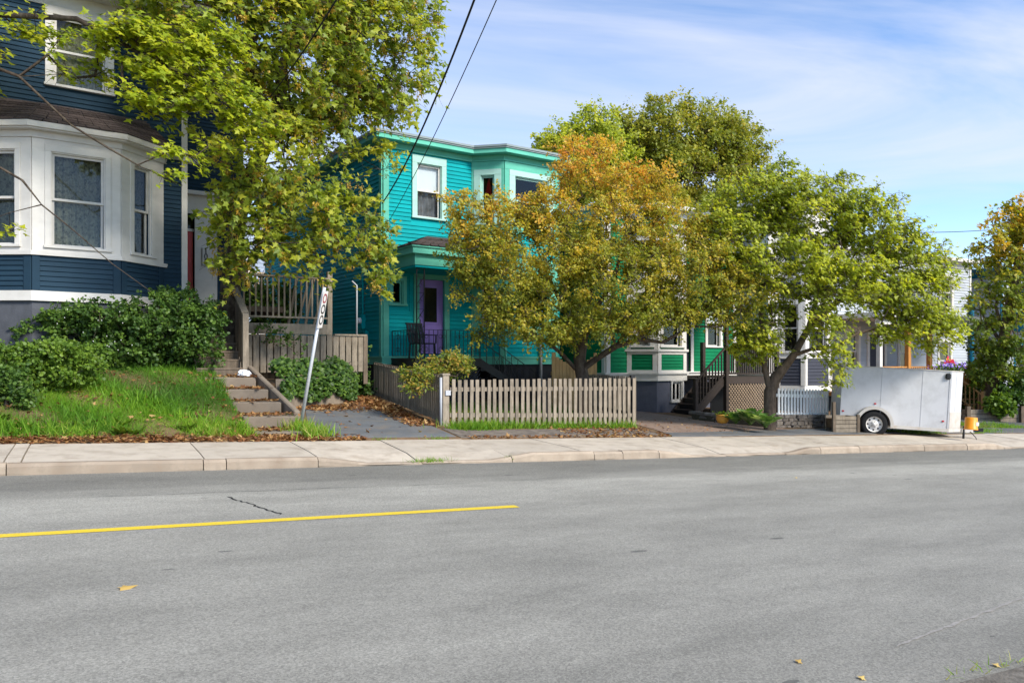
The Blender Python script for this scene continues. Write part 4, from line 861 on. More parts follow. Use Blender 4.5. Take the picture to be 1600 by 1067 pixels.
# arched new wooden gate between the houses
ag = thing('garden_gate', 'pale new wooden gate with dipped top between teal and green houses', 'gate', (11.95, 18.5, gz(11.9, 18.5)), R(6))
for i in range(13):
    f = i/12; MB().box(-.75+i*.125, -.75+i*.125+.118, -.02, 0, .05, 1.62-.28*math.sin(math.pi*f)+(.06 if abs(f-.5) > .45 else 0)).build('board', P_newwood, ag)
MB().box(-.75, .87, .002, .04, .3, .4).box(-.75, .87, .002, .04, 1.05, 1.15).build('rail', P_newwood, ag)
# white picket fence on the dry stone wall
P_fwhite = mat('bright_white_paint', (.82, .82, .81), .5, .3, noise=.05, nscale=3)
wf = fence('white_picket_fence', 'white pointed picket fence standing on a dry stone wall', (15.95, 14.80), (18.0, 14.85), .95, .86, .058, .056, P_fwhite, P_fwhite, True, posts=(), rails=(.16, .76), jit=.3, zbot=(.11, .06))
MB().box(-.06, .04, .05, .15, -.35, .7).build('post', P_wooddk, wf)
M_stone = mat('dry_stone', (0.20, 0.17, 0.145), .95, .15, noise=.35, nscale=7, bump=.9, bscale=35, dirt=(.09, .08, .065), dscale=5, damt=.7)
stone_me = []
for k in range(8):
    bm = bmesh.new(); bmesh.ops.create_cube(bm, size=1); 
    for v in bm.verts: v.co += Vector((random.uniform(-.12, .12), random.uniform(-.1, .1), random.uniform(-.14, .14)))
    bmesh.ops.bevel(bm, geom=list(bm.edges), offset=.09, segments=1, affect='EDGES'); me = bpy.data.meshes.new('stone'); bm.to_mesh(me); bm.free(); me.materials.append(M_stone); stone_me.append(me)
def stone_wall(name, label, path, h, th_, lmin=.14, lmax=.34):
    p0 = path[0]; zg = gz(*p0); w_ = thing(name, label, 'wall', (p0[0], p0[1], zg)); mb = MB()
    for (a, b) in zip(path, path[1:]):
        a, b = Vector(a), Vector(b); L = (b-a).length; d = (b-a)/L; n = Vector((-d.y, d.x)); ang = math.atan2(d.y, d.x)
        q = [a+n*.06, b+n*.06, b+n*th_*.9, a+n*th_*.9]; mb.hexa([Vector((v.x-p0[0], v.y-p0[1], gz(v.x, v.y)-zg-.2)) for v in q]+[Vector((v.x-p0[0], v.y-p0[1], gz(v.x, v.y)-zg+h-.03)) for v in q])
        z = 0
        while z < h-.02:
            ch_ = random.uniform(.055, .10); s = random.uniform(-.1, 0)
            while s < L:
                l = random.uniform(lmin, lmax); c = a+d*min(s+l/2, L-.02)+n*(.08+random.uniform(-.03, .02))
                o = link('stone', random.choice(stone_me), w_, (c.x-p0[0], c.y-p0[1], gz(c.x, c.y)-zg+z+ch_/2), ang+random.uniform(-.08, .08), (l, .22, ch_*.98)); o.rotation_euler.x = random.uniform(-.06, .06); s += l+.006
            z += ch_
    mb.build('core', M_grit, w_); return w_
stone_wall('stone_wall', 'dry stacked stone wall under the white picket fence', [(15.88, 14.70), (18.0, 14.72)], .33, .3)
stone_wall('stone_edging', 'low curved stone edging of the hosta bed by the brown steps', [(15.72, 14.78), (15.45, 15.4), (15.15, 16.1), (15.05, 16.9)], .19, .22)
bed = [(15.75, 14.9), (15.5, 15.5), (15.25, 16.2), (15.2, 17.2), (18.9, 17.6), (18.3, 14.95)]
me = bpy.data.meshes.new('flower_bed'); me.from_pydata([(x, y, gz(x, y)+.16) for x, y in bed], [], [tuple(range(len(bed)))]); me.materials.append(M_soil); structure(link('flower_bed', me))
# planter crate of timber at the driveway
cr_ = thing('timber_planter', 'small square planter of weathered timbers beside the trailer', 'planter', (16.72, 13.62, gz(16.72, 13.62)), R(-24))
for i in range(4):
    MB().box(0.02, .60, 0, .05, i*.105, i*.105+.095).build('timber', P_wood, cr_, bevel=.006); MB().box(.02, .60, .5, .55, i*.105, i*.105+.095).build('timber', P_wood, cr_, bevel=.006); MB().box(0.56, .61, .05, .5, i*.105, i*.105+.095).build('timber', P_wood, cr_, bevel=.006)
for x in (-.04, .60): MB().box(x-.0, x+.07, -.02, .06, 0, .45 if x > 0 else .78).build('corner_post', P_wooddk, cr_)
MB().box(.03, .55, .05, .5, .1, .34).build('soil', M_soil, cr_)
# timber retaining edge at far right
tr = thing('timber_retaining_wall', 'long low retaining wall of grey timbers at the right edge', 'wall', (27.6, 16.9, gz(27.6, 16.9)), R(-22))
for i in range(3): 
    for j in range(3): MB().box(j*2.2, j*2.2+2.17, -.02*i*0, .16, i*.16-.1, i*.16+.052).build('timber', P_wood, tr, bevel=.012)
for j in range(4): MB().box(j*2.1, j*2.1+.14, -.12, -.002, -.1, .5).build('stake', P_wooddk, tr)

# ------------------------------------------------------------------ trailer
wc = at(1363, 662, 20.3); ta = math.atan2(-.661, .75)
tz = wc.z-.335
M_alu = mat('trailer_aluminium', (0.53, 0.53, 0.54), .42, .5, noise=.05, nscale=1.5, dirt=(.28, .27, .26), dscale=2.2, damt=.4, bump=.05, bscale=6)
M_tw = mat('trailer_white_trim', (.50, .47, .43), .5, .4, noise=.08, nscale=4, dirt=(.42, .30, .2), dscale=6, damt=.5); M_rub = mat('tyre_rubber', (.014, .014, .015), .85, .2, noise=.2, nscale=20); M_rim = mat('white_rim', (.62, .60, .57), .4, .4, noise=.12, nscale=12, dirt=(.25, .2, .16), dscale=14, damt=.6)
M_lens = mat('red_lens', (.45, .01, .02), .25, .5); M_org = mat('orange_plastic', (.85, .30, .01), .45, .4, noise=.06, nscale=5)
tl = thing('cargo_trailer', 'enclosed silver cargo trailer with V nose parked across the driveway', 'trailer', (wc.x, wc.y, tz), ta)
pit = R(3.2)
tl.rotation_euler = (0, pit, ta)
# local: x forward to the nose, -y towards the camera; wheel contact at origin, near face at y = .06
xr, xf, xn = -.80, 1.80, 2.22; y0, y1 = .06, 1.56; zb_, zt_ = .30, 1.80
side = [(xr, y0), (xf, y0), (xn, (y0+y1)/2-.25), (xn, (y0+y1)/2+.25), (xf, y1), (xr, y1)]
body = MB().prism(side, zb_, zt_).build('body', M_alu, tl, bevel=.012)
MB().prism(offset_poly(side, .012), zt_-.005, zt_+.022).build('roof_edge', M_tw, tl); MB().prism(offset_poly(side, .012), zb_-.05, zb_+.035).build('lower_rail', M_tw, tl)
for x in (xr+.97, xr+1.94): MB().box(x-.012, x+.012, y0-.006, y0+.002, zb_+.035, zt_-.006).build('seam', M_alu, body)
for x in (xr, xf-.03): MB().box(x-.006, x+.035, y0-.010, y0+.03, zb_+.036, zt_-.006).build('corner_trim', M_alu, body)
fn = Face(tl, (xf, y0), (xn, (y0+y1)/2-.25)); fn.trim('stone_guard', M_tw, 0.02, fn.L-.01, zb_+.04, zb_+.46, t=.008, parent=body); fn.trim('seam', M_alu, fn.L*.42, fn.L*.42+.02, zb_+.47, zt_-.01, t=.006, parent=body)
mb = MB()
for x in np.arange(xr+.06, xf-.02, .075):
    for z in (zb_+.07, zt_-.035): mb.lathe([(.008, 0), (.006, .004), (0, .005)], 5, (0, 0, 0)); k_ = len(mb.v)-15; mb.v[k_:] = [(x+a_, y0-c_, z+b_) for a_, b_, c_ in mb.v[k_:]]
stuff(mb.build('rivets', M_tw, body))
# fender arch, tyre and rim
pts = [(.46*math.cos(a), .46*math.sin(a)) for a in np.linspace(R(-5), R(185), 17)]; pin = [(.385*math.cos(a), .385*math.sin(a)) for a in np.linspace(R(-5), R(185), 17)]
mb = MB()
for k in range(16):
    (a, b), (c, d), (e, f), (g_, h) = pts[k], pts[k+1], pin[k], pin[k+1]; zc = .335
    mb.hexa([(a, -.16, b+zc), (c, -.16, d+zc), (g_, -.16, h+zc), (e, -.16, f+zc), (a, y0, b+zc), (c, y0, d+zc), (g_, y0, h+zc), (e, y0, f+zc)])
mb.build('fender', M_tw, tl)
MB().poly([(.385*math.cos(a), y0-.004, .335+.385*math.sin(a)) for a in np.linspace(R(-5), R(185), 17)]).build('wheel_well', P_black, tl)
def wheel(yc):
    wh = bpy.data.objects.new('wheel', None); COL.objects.link(wh); wh.parent = tl; wh.location = (0, yc, .335); wh.rotation_euler = (R(90), 0, 0)
    MB().lathe([(.20, -.085), (.27, -.095), (.315, -.085), (.335, -.05), (.335, .05), (.315, .085), (.27, .095), (.20, .085)], 32).build('tyre', M_rub, wh)
    MB().lathe([(.205, .085), (.20, .07), (.17, .03), (.13, .035), (.085, .06), (.06, .065), (.055, .085), (0, .09)], 28).build('rim', M_rim, wh)
    for k in range(8): a = k*math.pi/4; MB().lathe([(.024, 0), (.024, .004), (0, .004)], 8, (.148*math.cos(a), .148*math.sin(a), .034)).build('rim_hole', P_black, wh)
    for k in range(5): a = k*2*math.pi/5; MB().lathe([(.012, 0), (.012, .02), (0, .02)], 6, (.07*math.cos(a), .07*math.sin(a), .062)).build('wheel_nut', mat('nut_steel', (.2, .19, .18), .5, .5, metal=.6), wh)
wheel(-.05); wheel(1.67)
def lens(x, z): MB().box(x-.028, x+.028, y0-.02, y0, z-.018, z+.018).build('marker_light', M_lens, tl, bevel=.006)
lens(xr+.06, .62); lens(.03, .86); lens(xf-.14, .52)
MB().box(xf-.15, xf-.02, y0-.06, y0, zt_-.21, zt_-.05).build('vent', P_black, tl, bevel=.03)
MB().bar((xf-.1, .4, .26), (xn+.42, .81, .28), .05, .09).build('tongue', M_tw, tl); MB().bar((xf-.1, 1.22, .26), (xn+.42, .81, .28), .05, .09).build('tongue', M_tw, tl); MB().bar((xn+.36, .81, .30), (xn+.62, .81, .32), .09, .09).build('coupler', P_black, tl)
jx, jy = xn+.10, .58
MB().tube([(jx, jy, -.06), (jx, jy, .40)], .028, 10).build('jack', P_black, tl); mb = MB().lathe([(0, -.03), (.075, -.03), (.075, .03), (0, .03)], 16); g = link('jack_wheel', mb.mesh('jack_wheel', M_rub), tl, (jx-.03, jy, -.08)); g.rotation_euler = (R(90), 0, 0)
stuff(MB().tube([(jx+.2, .72, .26), (jx+.30, .60, .12), (jx+.33, .56, .0), (jx+.22, .52, -.06), (jx+.06, .56, -.03)], .010, 6).build('breakaway_cable', P_black, tl))
bk = thing('orange_bucket', 'orange plastic bucket turned over the trailer hitch', 'bucket', at(1517, 671, 19.35)); bk.rotation_euler = (0, R(3), 0)
MB().lathe([(.155, 0), (.16, .02), (.145, .03), (.138, .28), (.128, .30), (0, .305)], 24).build('shell', M_org, bk); MB().box(-.03, .08, -.150, -.135, .10, .19).build('label', P_white, bk)
# trailer underside axle
MB().bar((0, -.05, .335), (0, 1.67, .335), .06, .06).build('axle', P_black, tl)

# ------------------------------------------------------------------ street things
mh = thing('manhole_cover', 'round iron manhole cover set in the sidewalk near the trailer', 'manhole cover', (14.05, 12.0, plane_z(14.05, 12.0)+.135))
M_iron = mat('cast_iron', (.075, .065, .055), .8, .3, noise=.3, nscale=30, metal=.3); MB().lathe([(.31, -.02), (.31, .012), (.29, .014), (.28, .010), (0, .010)], 32).build('lid', M_iron, mh)
for k in range(5): MB().box(-.2, .2, -.17+k*.085-.012, -.17+k*.085+.012, .0105, .017).build('rib', M_iron, mh)
mh.rotation_euler = (R(1.1)+.0, R(2.1), 0)
pb = at(466, 661, 14.0); pt_ = at(507, 449, 13.7)
sg = thing('leaning_sign', 'leaning grey steel sign post with narrow white sign seen edge on', 'sign', (pb.x, pb.y, gz(pb.x, pb.y)))
b0 = Vector((0, 0, -.2)); b1 = Vector((pt_.x-pb.x, pt_.y-pb.y, pt_.z-gz(pb.x, pb.y))); ax = (b1-b0).normalized()
M_galv = mat('galvanised', (.50, .51, .53), .5, .5, noise=.12, nscale=20, metal=.3)
MB().tube([b0, b1], .030, 12).build('pole', M_galv, sg)
vd = Vector((sa, ca, 0)); rt = Vector((ca, -sa, 0)); q = (rt*.07+vd*.997).normalized(); q = (q-ax*q.dot(ax)).normalized(); nn = q.cross(ax).normalized()
if nn.dot(vd) > 0: nn = -nn
off = nn*.036
c0 = b1-ax*.72; c1 = b1-ax*.06
pl = MB(); hw = .13
pl.hexa([c0-q*hw+off, c0+q*hw+off, c0+q*hw+off*1.12, c0-q*hw+off*1.12, c1-q*hw+off, c1+q*hw+off, c1+q*hw+off*1.12, c1-q*hw+off*1.12])
pl.build('plate', P_white, sg)
M_sr = mat('sign_red', (.30, .03, .04), .5, .4)
for k in range(3):
    c = c0.lerp(c1, .22+.29*k)+nn*.043; mb = MB()
    ring = []
    for j in range(18):
        a0, a1 = 2*math.pi*j/18, 2*math.pi*(j+1)/18
        def pt3(a, r): return c+q*math.cos(a)*r+ax*math.sin(a)*r*.82
        mb.quad(pt3(a0, .105), pt3(a1, .105), pt3(a1, .07), pt3(a0, .07))
    mb.build('sign_mark', M_sr if k == 2 else P_black, sg)
bagm = mat('white_plastic', (.70, .72, .76), .4, .4)
bm = bmesh.new(); bmesh.ops.create_icosphere(bm, subdivisions=3, radius=.14)
for v in bm.verts: v.co *= random.uniform(.72, 1.1); v.co.z = max(v.co.z*.62, -.05)
me = bpy.data.meshes.new('plastic_bag'); bm.to_mesh(me); bm.free(); me.materials.append(bagm); o = link('plastic_bag', me, None, (2.72, 16.35, 1.38)); tag(o, 'crumpled white plastic bag on the top concrete step', 'bag')
# overhead wires, from the houses to a pole across the street
def wire(label, a, b, r, sag):
    a, b = Vector(a), Vector(b); P = []
    for i in range(25): f = i/24; p = a.lerp(b, f); p.z -= sag*4*f*(1-f); P.append(p)
    o = MB().tube(P, r, 6).build('overhead_wire', mat('cable_black', (.012, .012, .014), .6, .3), None); tag(o, label, 'wire')
wire('thick black service cable running up from the teal house corner', at(597, 318, 20.9), at(810, -190, 9.5), .017, .42)
wire('thin grey cable right of the thick one above the teal house', at(608, 345, 20.8), at(845, -160, 9.5), .008, .22)
wire('black cable slanting up through the maple to the top edge', at(375, 205, 17.3), at(640, -200, 10.0), .014, .30)
wire('thin wire against the sky between the two right hand trees', at(1380, 362, 40), at(1660, 346, 45), .018, .25)
# ------------------------------------------------------------------ vegetation
rng = np.random.default_rng(11)
def _maple():
    R_ = [(0, 0), (.26, -.10), (.20, .14), (.52, .34), (.20, .48), (0, 1.0)]
    v = [(x, y, -.28*abs(x)) for x, y in R_]+[(-x, y, -.28*abs(x)) for x, y in R_[1:5]]
    return np.array(v), [[0, 1, 2, 3, 4, 5], [0, 5, 9, 8, 7, 6]]
def _simple(w=.30):
    return np.array([(0, 0, 0), (w, .45, -.25*w), (0, 1, -.06), (-w, .45, -.25*w)]), [[0, 1, 2], [0, 2, 3]]
def _round():
    R_ = [(0, 0), (.36, .10), (.46, .45), (.30, .82), (0, .98)]
    v = [(x, y, -.2*abs(x)) for x, y in R_]+[(-x, y, -.2*abs(x)) for x, y in R_[1:4]]
    return np.array(v), [[0, 1, 2, 3, 4], [0, 4, 7, 6, 5]]
def _blade():
    return np.array([(-.035, 0, 0), (.035, 0, 0), (.022, .55, .0), (-.022, .55, .0), (0, 1.0, -.16)]), [[0, 1, 2, 3], [3, 2, 4]]
def _hosta():
    R_ = [(0, 0), (.22, .15), (.34, .45), (.22, .78), (0, 1.0)]
    v = [(x, y, .25*math.sin(y*3.0)-.15*abs(x)) for x, y in R_]+[(-x, y, .25*math.sin(y*3.0)-.15*abs(x)) for x, y in R_[1:4]]
    return np.array(v), [[0, 1, 2, 3, 4], [0, 4, 7, 6, 5]]
TEMPL = {'maple': _maple(), 'simple': _simple(), 'narrow': _simple(.2), 'round': _round(), 'blade': _blade(), 'hosta': _hosta()}
def leaf_object(name, kind, C, Nn, D, S, tone, m, parent=None, origin=(0, 0, 0)):
    """one mesh of leaves: centres C, normals Nn, tip directions D, sizes S, own tone each"""
    tv, tf = TEMPL[kind]; n = len(C); k = len(tv); C = C-np.array(origin)
    D = D-(D*Nn).sum(1)[:, None]*Nn; D /= np.linalg.norm(D, axis=1)[:, None]+1e-9; X = np.cross(D, Nn)
    V = C[:, None, :]+S[:, None, None]*(tv[None, :, 0, None]*X[:, None, :]+tv[None, :, 1, None]*D[:, None, :]+tv[None, :, 2, None]*Nn[:, None, :])
    V = V.reshape(-1, 3); me = bpy.data.meshes.new(name); me.vertices.add(len(V)); me.vertices.foreach_set('co', V.astype(np.float32).ravel())
    lens_ = np.array([len(f) for f in tf]); fl = np.concatenate([np.array(f) for f in tf]); per = len(fl)
    idx = (np.arange(n)[:, None]*k+fl[None, :]).ravel(); me.loops.add(len(idx)); me.loops.foreach_set('vertex_index', idx.astype(np.int32))
    starts = np.concatenate([[0], np.cumsum(lens_)[:-1]]); ls = (np.arange(n)[:, None]*per+starts[None, :]).ravel()
    me.polygons.add(len(ls)); me.polygons.foreach_set('loop_start', ls.astype(np.int32)); me.polygons.foreach_set('loop_total', np.tile(lens_, n).astype(np.int32))
    a = me.attributes.new('tone', 'FLOAT', 'FACE'); me.update(calc_edges=True); a = me.attributes['tone']; a.data.foreach_set('value', np.repeat(tone, len(tf)).astype(np.float32))
    me.materials.append(m); me.validate(); return link(name, me, parent)
def unit(v): return v/(np.linalg.norm(v, axis=-1, keepdims=True)+1e-9)
HEL = np.array([sd.x*.7, sd.y*.7, .75])     # leaves turn their faces to the light
def foliage(pts, per, spread, size, droop, up=1.0, jit=.55, flat=.6, hang=.0, per_var=.4, K=5, twigs=None):
    """leaves set along a few short twigs at the end of each limb"""
    m = len(pts); tw = unit(rng.standard_normal((m, K, 3))*np.array([1, 1, flat])+np.array([0, 0, .15])); tl_ = spread*(.55+.75*rng.random((m, K)))
    reps = np.maximum(1, (per*(1+per_var*rng.standard_normal(m))).astype(int)); cid = np.repeat(np.arange(m), reps); n = len(cid); k = rng.integers(0, K, n)
    d = tw[cid, k]; u = (rng.random((n, 1))**.7)*tl_[cid, k][:, None]; off = d*u+rng.standard_normal((n, 3))*spread*.14; off[:, 2] -= hang*u[:, 0]**2/spread
    N_ = unit(HEL*up+jit*rng.standard_normal((n, 3))+.25*unit(off)); D = unit(d+.55*rng.standard_normal((n, 3))+np.array([0, 0, -droop]))
    if twigs is not None:
        for a in range(m):
            for b in range(K):
                e = tw[a, b]*tl_[a, b]; e2 = e*.55; p = pts[a]; twigs.tube([p, p+e2-np.array([0, 0, hang*.3*tl_[a, b]**2/spread*.3]), p+e-np.array([0, 0, hang*tl_[a, b]**2/spread])], [.006, .004, .002], 3, False)
    return pts[cid]+off, N_, D, size*(.5+.85*rng.random(n)), cid
def crown_points(blobs, n, shell=.55):
    w_ = np.array([b[1][0]*b[1][1]*b[1][2] if len(b) < 3 else b[2]*b[1][0]*b[1][1]*b[1][2] for b in blobs])**.8; w_ /= w_.sum(); out = []
    for (b, k) in zip(blobs, rng.multinomial(n, w_)):
        d = unit(rng.standard_normal((k, 3))); r = shell+(1-shell)*rng.random((k, 1)); r = np.where(rng.random((k, 1)) < .25, rng.random((k, 1))**.4, r); out.append(np.array(b[0])+d*r*np.array(b[1]))
    return np.concatenate(out)
def branch_tree(trunk, tips, r0, rtip=.006, pull=.35, limbs=()):
    """every tip joins the nearest limb that already exists; limb girth follows what it carries"""
    nodes = [Vector(p) for p in trunk]; par = [-1]+list(range(len(trunk)-1)); dist = [0.0]
    for i in range(1, len(nodes)): dist.append(dist[-1]+(nodes[i]-nodes[i-1]).length)
    lmin = {}
    for pl, ra, rb in limbs:
        pl = [Vector(p) for p in pl]; last = min(range(len(trunk)), key=lambda k: (nodes[k]-pl[0]).length)
        for k, p in enumerate(pl):
            nodes.append(p); par.append(last); dist.append(dist[last]+(p-nodes[last]).length); last = len(nodes)-1; lmin[last] = ra+(rb-ra)*k/max(1, len(pl)-1)
    NP = np.array([tuple(p) for p in nodes]); DD = np.array(dist); order = np.argsort(((tips-NP[len(trunk)//2])**2).sum(1)); leafn = []
    start = max(1, len(trunk)//3)
    for i in order:
        p = tips[i]; dv = p[None]-NP; d = np.sqrt((dv**2).sum(1)); back = np.maximum(0, NP[:, 2]-p[2])*.5; cost = d+pull*DD+back; cost[:start] = 1e9
        j = int(cost.argmin()); q = Vector(NP[j]); P = Vector(p); L = (P-q).length; ns = max(1, int(L/.45)); last = j; side = Vector(rng.standard_normal(3))*.06*L
        new = []
        for s in range(1, ns+1):
            f = s/ns; c = q.lerp(P, f)+side*math.sin(f*math.pi)+Vector((0, 0, .10*L*math.sin(f*math.pi)))
            nodes.append(c); par.append(last); dist.append(dist[last]+(c-nodes[last]).length); last = len(nodes)-1; new.append(tuple(c))
        NP = np.concatenate([NP, np.array(new)]); DD = np.array(dist); leafn.append(last)
    n = len(nodes); load = np.zeros(n)
    for l in leafn: load[l] += 1
    for i in range(n-1, 0, -1): load[par[i]] += load[i]
    tot = max(load.max(), 1); rad = np.maximum(rtip, r0*(load/tot)**.58); 
    for i in range(len(trunk)): rad[i] = r0*(1.25-.35*i/max(1, len(trunk)-1)) if i < start+1 else rad[i]
    for k_, v_ in lmin.items(): rad[k_] = max(v_, min(rad[k_], v_*1.3))
    kids = [[] for _ in range(n)]
    for i in range(1, n): kids[par[i]].append(i)
    mb = MB(); done = set()
    stack = [(0, None)]
    while stack:
        i, pv = stack.pop(); ch = [] if pv is None else [pv]
        cur = i; ch.append(cur)
        while kids[cur]:
            ks = sorted(kids[cur], key=lambda k: -load[k]); 
            for k in ks[1:]: stack.append((k, cur))
            cur = ks[0]; ch.append(cur)
        if len(ch) > 1:
            rr = [rad[c] for c in ch]
            if pv is not None: rr[0] = min(rr[0], rr[1]*1.25)
            mb.tube([nodes[c] for c in ch], [float(x) for x in rr], 9 if rr[0] > .06 else (6 if rr[0] > .02 else 4), False)
    return mb
M_bark = mat('bark', (.075, .056, .042), .95, .15, noise=.6, nscale=14, bump=1.0, bscale=30, stretch=(1, 1, .25), dirt=(.16, .14, .10), dscale=9, damt=.6); M_bark2 = mat('grey_brown_bark', (.13, .095, .068), .95, .15, noise=.55, nscale=14, bump=1.0, bscale=30, stretch=(1, 1, .3), dirt=(.06, .045, .035), dscale=7, damt=.7)
def tree(name, label, trunk, blobs, ntips, r0, kind, per, spread, size, m, bark=M_bark, droop=.35, up=1.0, jit=.55, flat=.6, hang=.25, tone_fn=None, extra=None, group=None, pull=.3, shell=.55, rtip=.006, limbs=()):
    tips = crown_points(blobs, ntips, shell); base = Vector(trunk[0]); th = thing(name, label, 'tree', base, 0, group)
    tr_ = [Vector(p) for p in trunk]; mb = branch_tree(tr_, tips, r0, rtip, pull, limbs)
    C, N_, D, S, cid = foliage(tips, per, spread, size, droop, up, jit, flat, hang, twigs=mb if r0 < .25 else None)
    mb.v = [(x-base.x, y-base.y, z-base.z) for x, y, z in mb.v]; mb.build('trunk', bark, th)
    ct = rng.random(len(tips)); tone = np.clip(.5*ct[cid]+.5*rng.random(len(C)), 0, 1) if tone_fn is None else tone_fn(C, cid, ct)
    cr_ = leaf_object('crown', kind, C, N_, D, S, tone, m, th, base); stuff(cr_)
    if extra:
        k2, per2, sp2, sz2, m2, dz = extra; sel = tips[rng.random(len(tips)) < .75]; C, N_, D, S, cid = foliage(sel+np.array([0, 0, dz]), per2, sp2, sz2, 1.6, .2, .9, 1.3, .0); stuff(leaf_object('seed_clusters', k2, C, N_, D, S, rng.random(len(C)), m2, th, base))
    return th
def bl(px, py, rx, ry, depth, rz=None, w=1.0):
    s = depth/FPX; return (tuple(at(px, py, depth)), (rx*s, (rz or (rx+ry)/2)*s, ry*s), w)
M_leafA = leafmat('maple_leaf', [(0, (.10, .145, .02)), (.35, (.20, .265, .028)), (.7, (.36, .39, .035)), (1, (.56, .50, .045))], 0.45)
M_leafL = leafmat('yellow_green_maple_leaf', [(0, (.13, .20, .018)), (.4, (.29, .36, .02)), (1, (.56, .54, .025))], 0.46)
M_seed = leafmat('maple_seed', [(0, (.38, .22, .03)), (.6, (.56, .36, .05)), (1, (.66, .48, .10))], 0.35)
M_leafB = leafmat('crab_apple_leaf', [(0, (.16, .20, .024)), (.3, (.34, .33, .034)), (.55, (.56, .42, .048)), (.8, (.68, .36, .05)), (1, (.66, .25, .05))], .46)
M_leafC = leafmat('green_maple_leaf', [(0, (.115, .155, .022)), (.4, (.27, .325, .03)), (.8, (.48, .50, .04)), (1, (.62, .54, .05))], .46)
M_leafD = leafmat('far_tree_leaf', [(0, (.10, .14, .022)), (.4, (.22, .25, .03)), (.8, (.38, .35, .04)), (1, (.46, .33, .05))], 0.4)
M_leafE = leafmat('turning_leaf', [(0, (.085, .14, .02)), (.5, (.22, .27, .03)), (.8, (.46, .36, .03)), (1, (.60, .32, .03))], 0.42)
M_shrub = leafmat('shrub_leaf', [(0, (.022, .055, .011)), (.5, (.055, .115, .017)), (1, (.14, .23, .03))], .28); M_shrubL = leafmat('light_shrub_leaf', [(0, (.05, .10, .012)), (.5, (.10, .18, .018)), (1, (.19, .28, .03))], .32)

# big maple by the steps
bs = at(356, 560, 17.2); tk = [Vector((bs.x, bs.y, gz(bs.x, bs.y)-.2)), at(358, 500, 17.2), at(362, 420, 17.1), at(372, 340, 17.0), at(395, 270, 16.9), at(430, 190, 16.8), at(445, 90, 16.8), at(450, -20, 16.8)]
blobs = [bl(340, 50, 130, 110, 16.2), bl(470, 90, 140, 140, 17.0), bl(580, 80, 95, 110, 17.6), bl(640, 25, 50, 45, 17.8, w=1.2), bl(640, 105, 45, 50, 17.8, w=1.0), bl(560, 20, 110, 60, 17.4), bl(430, -90, 260, 110, 16.8), bl(610, 160, 48, 55, 17.6), bl(525, 180, 75, 75, 17.2), bl(410, 240, 95, 85, 15.9), bl(480, 310, 105, 65, 16.0), bl(550, 355, 70, 60, 16.3), bl(455, 390, 75, 48, 15.9), bl(590, 415, 30, 48, 16.5, w=1.6), bl(390, 330, 70, 60, 15.8), bl(364, 400, 38, 50, 15.8, w=1.2), bl(500, 425, 35, 22, 15.9, w=1.5), bl(603, 235, 14, 34, 17.6, w=2.0)]
def toneA(C, cid, ct): return np.clip(.55*ct[cid]+.5*rng.random(len(C))-.05, 0, 1)
tree('maple_tree', 'large leaning maple with yellow seed clusters shading the steps', tk, blobs, 1150, .19, 'maple', 30, .40, .135, M_leafA, droop=.5, jit=.6, flat=.75, hang=.35, tone_fn=toneA, extra=('narrow', 44, .15, .055, M_seed, -.16))
# the maple left of the frame whose sunny boughs hang before the blue house
bs = at(-330, 640, 13.5); tk = [Vector((bs.x, bs.y, gz(bs.x, bs.y)-.2)), at(-320, 450, 13.5), at(-300, 250, 13.4), at(-240, 80, 13.4), at(-150, -60, 13.5), at(-40, -60, 13.6)]
blobs = [bl(285, 95, 75, 42, 13.9), bl(345, 160, 75, 40, 14.2), bl(390, 215, 55, 35, 14.4, w=.8), bl(215, 70, 70, 40, 13.8), bl(120, 95, 60, 36, 13.8, w=.4), bl(250, 150, 60, 45, 13.9, w=.8), bl(230, 50, 60, 26, 13.8, w=.7), bl(50, 35, 70, 30, 13.6, w=.25), bl(160, -90, 200, 40, 13.7, w=.2), bl(300, 245, 50, 22, 14.0, w=.7), bl(235, 268, 40, 12, 13.6, w=.5), bl(60, 350, 45, 14, 12.6, w=.25), bl(95, 378, 22, 12, 12.6, w=.4), bl(5, 355, 40, 22, 12.6, w=.2), bl(20, 405, 25, 14, 12.6, w=.2), bl(-150, 60, 160, 120, 13.5, w=.5), bl(330, 60, 60, 40, 14.4)]
tree('maple_tree', 'sunlit yellow green maple boughs reaching across the blue house from the left', tk, blobs, 480, .13, 'maple', 26, .28, .12, M_leafL, droop=.35, up=1.3, jit=.4, flat=.35, hang=.2, pull=.12, limbs=[([at(-250, 100, 13.4), at(-100, 70, 13.4), at(30, 120, 13.5), at(110, 195, 13.6), at(170, 232, 13.6), at(215, 258, 13.6), at(285, 290, 13.7)], .03, .007), ([at(-300, 250, 13.3), at(-120, 230, 12.9), at(0, 262, 12.7), at(35, 282, 12.6), at(65, 320, 12.6), at(115, 360, 12.6), at(175, 412, 12.6), at(235, 455, 12.6)], .03, .006), ([at(-240, 80, 13.4), at(-60, 20, 13.6), at(120, 30, 13.8), at(230, 90, 13.9), at(320, 130, 14.1), at(380, 190, 14.3)], .05, .012)])
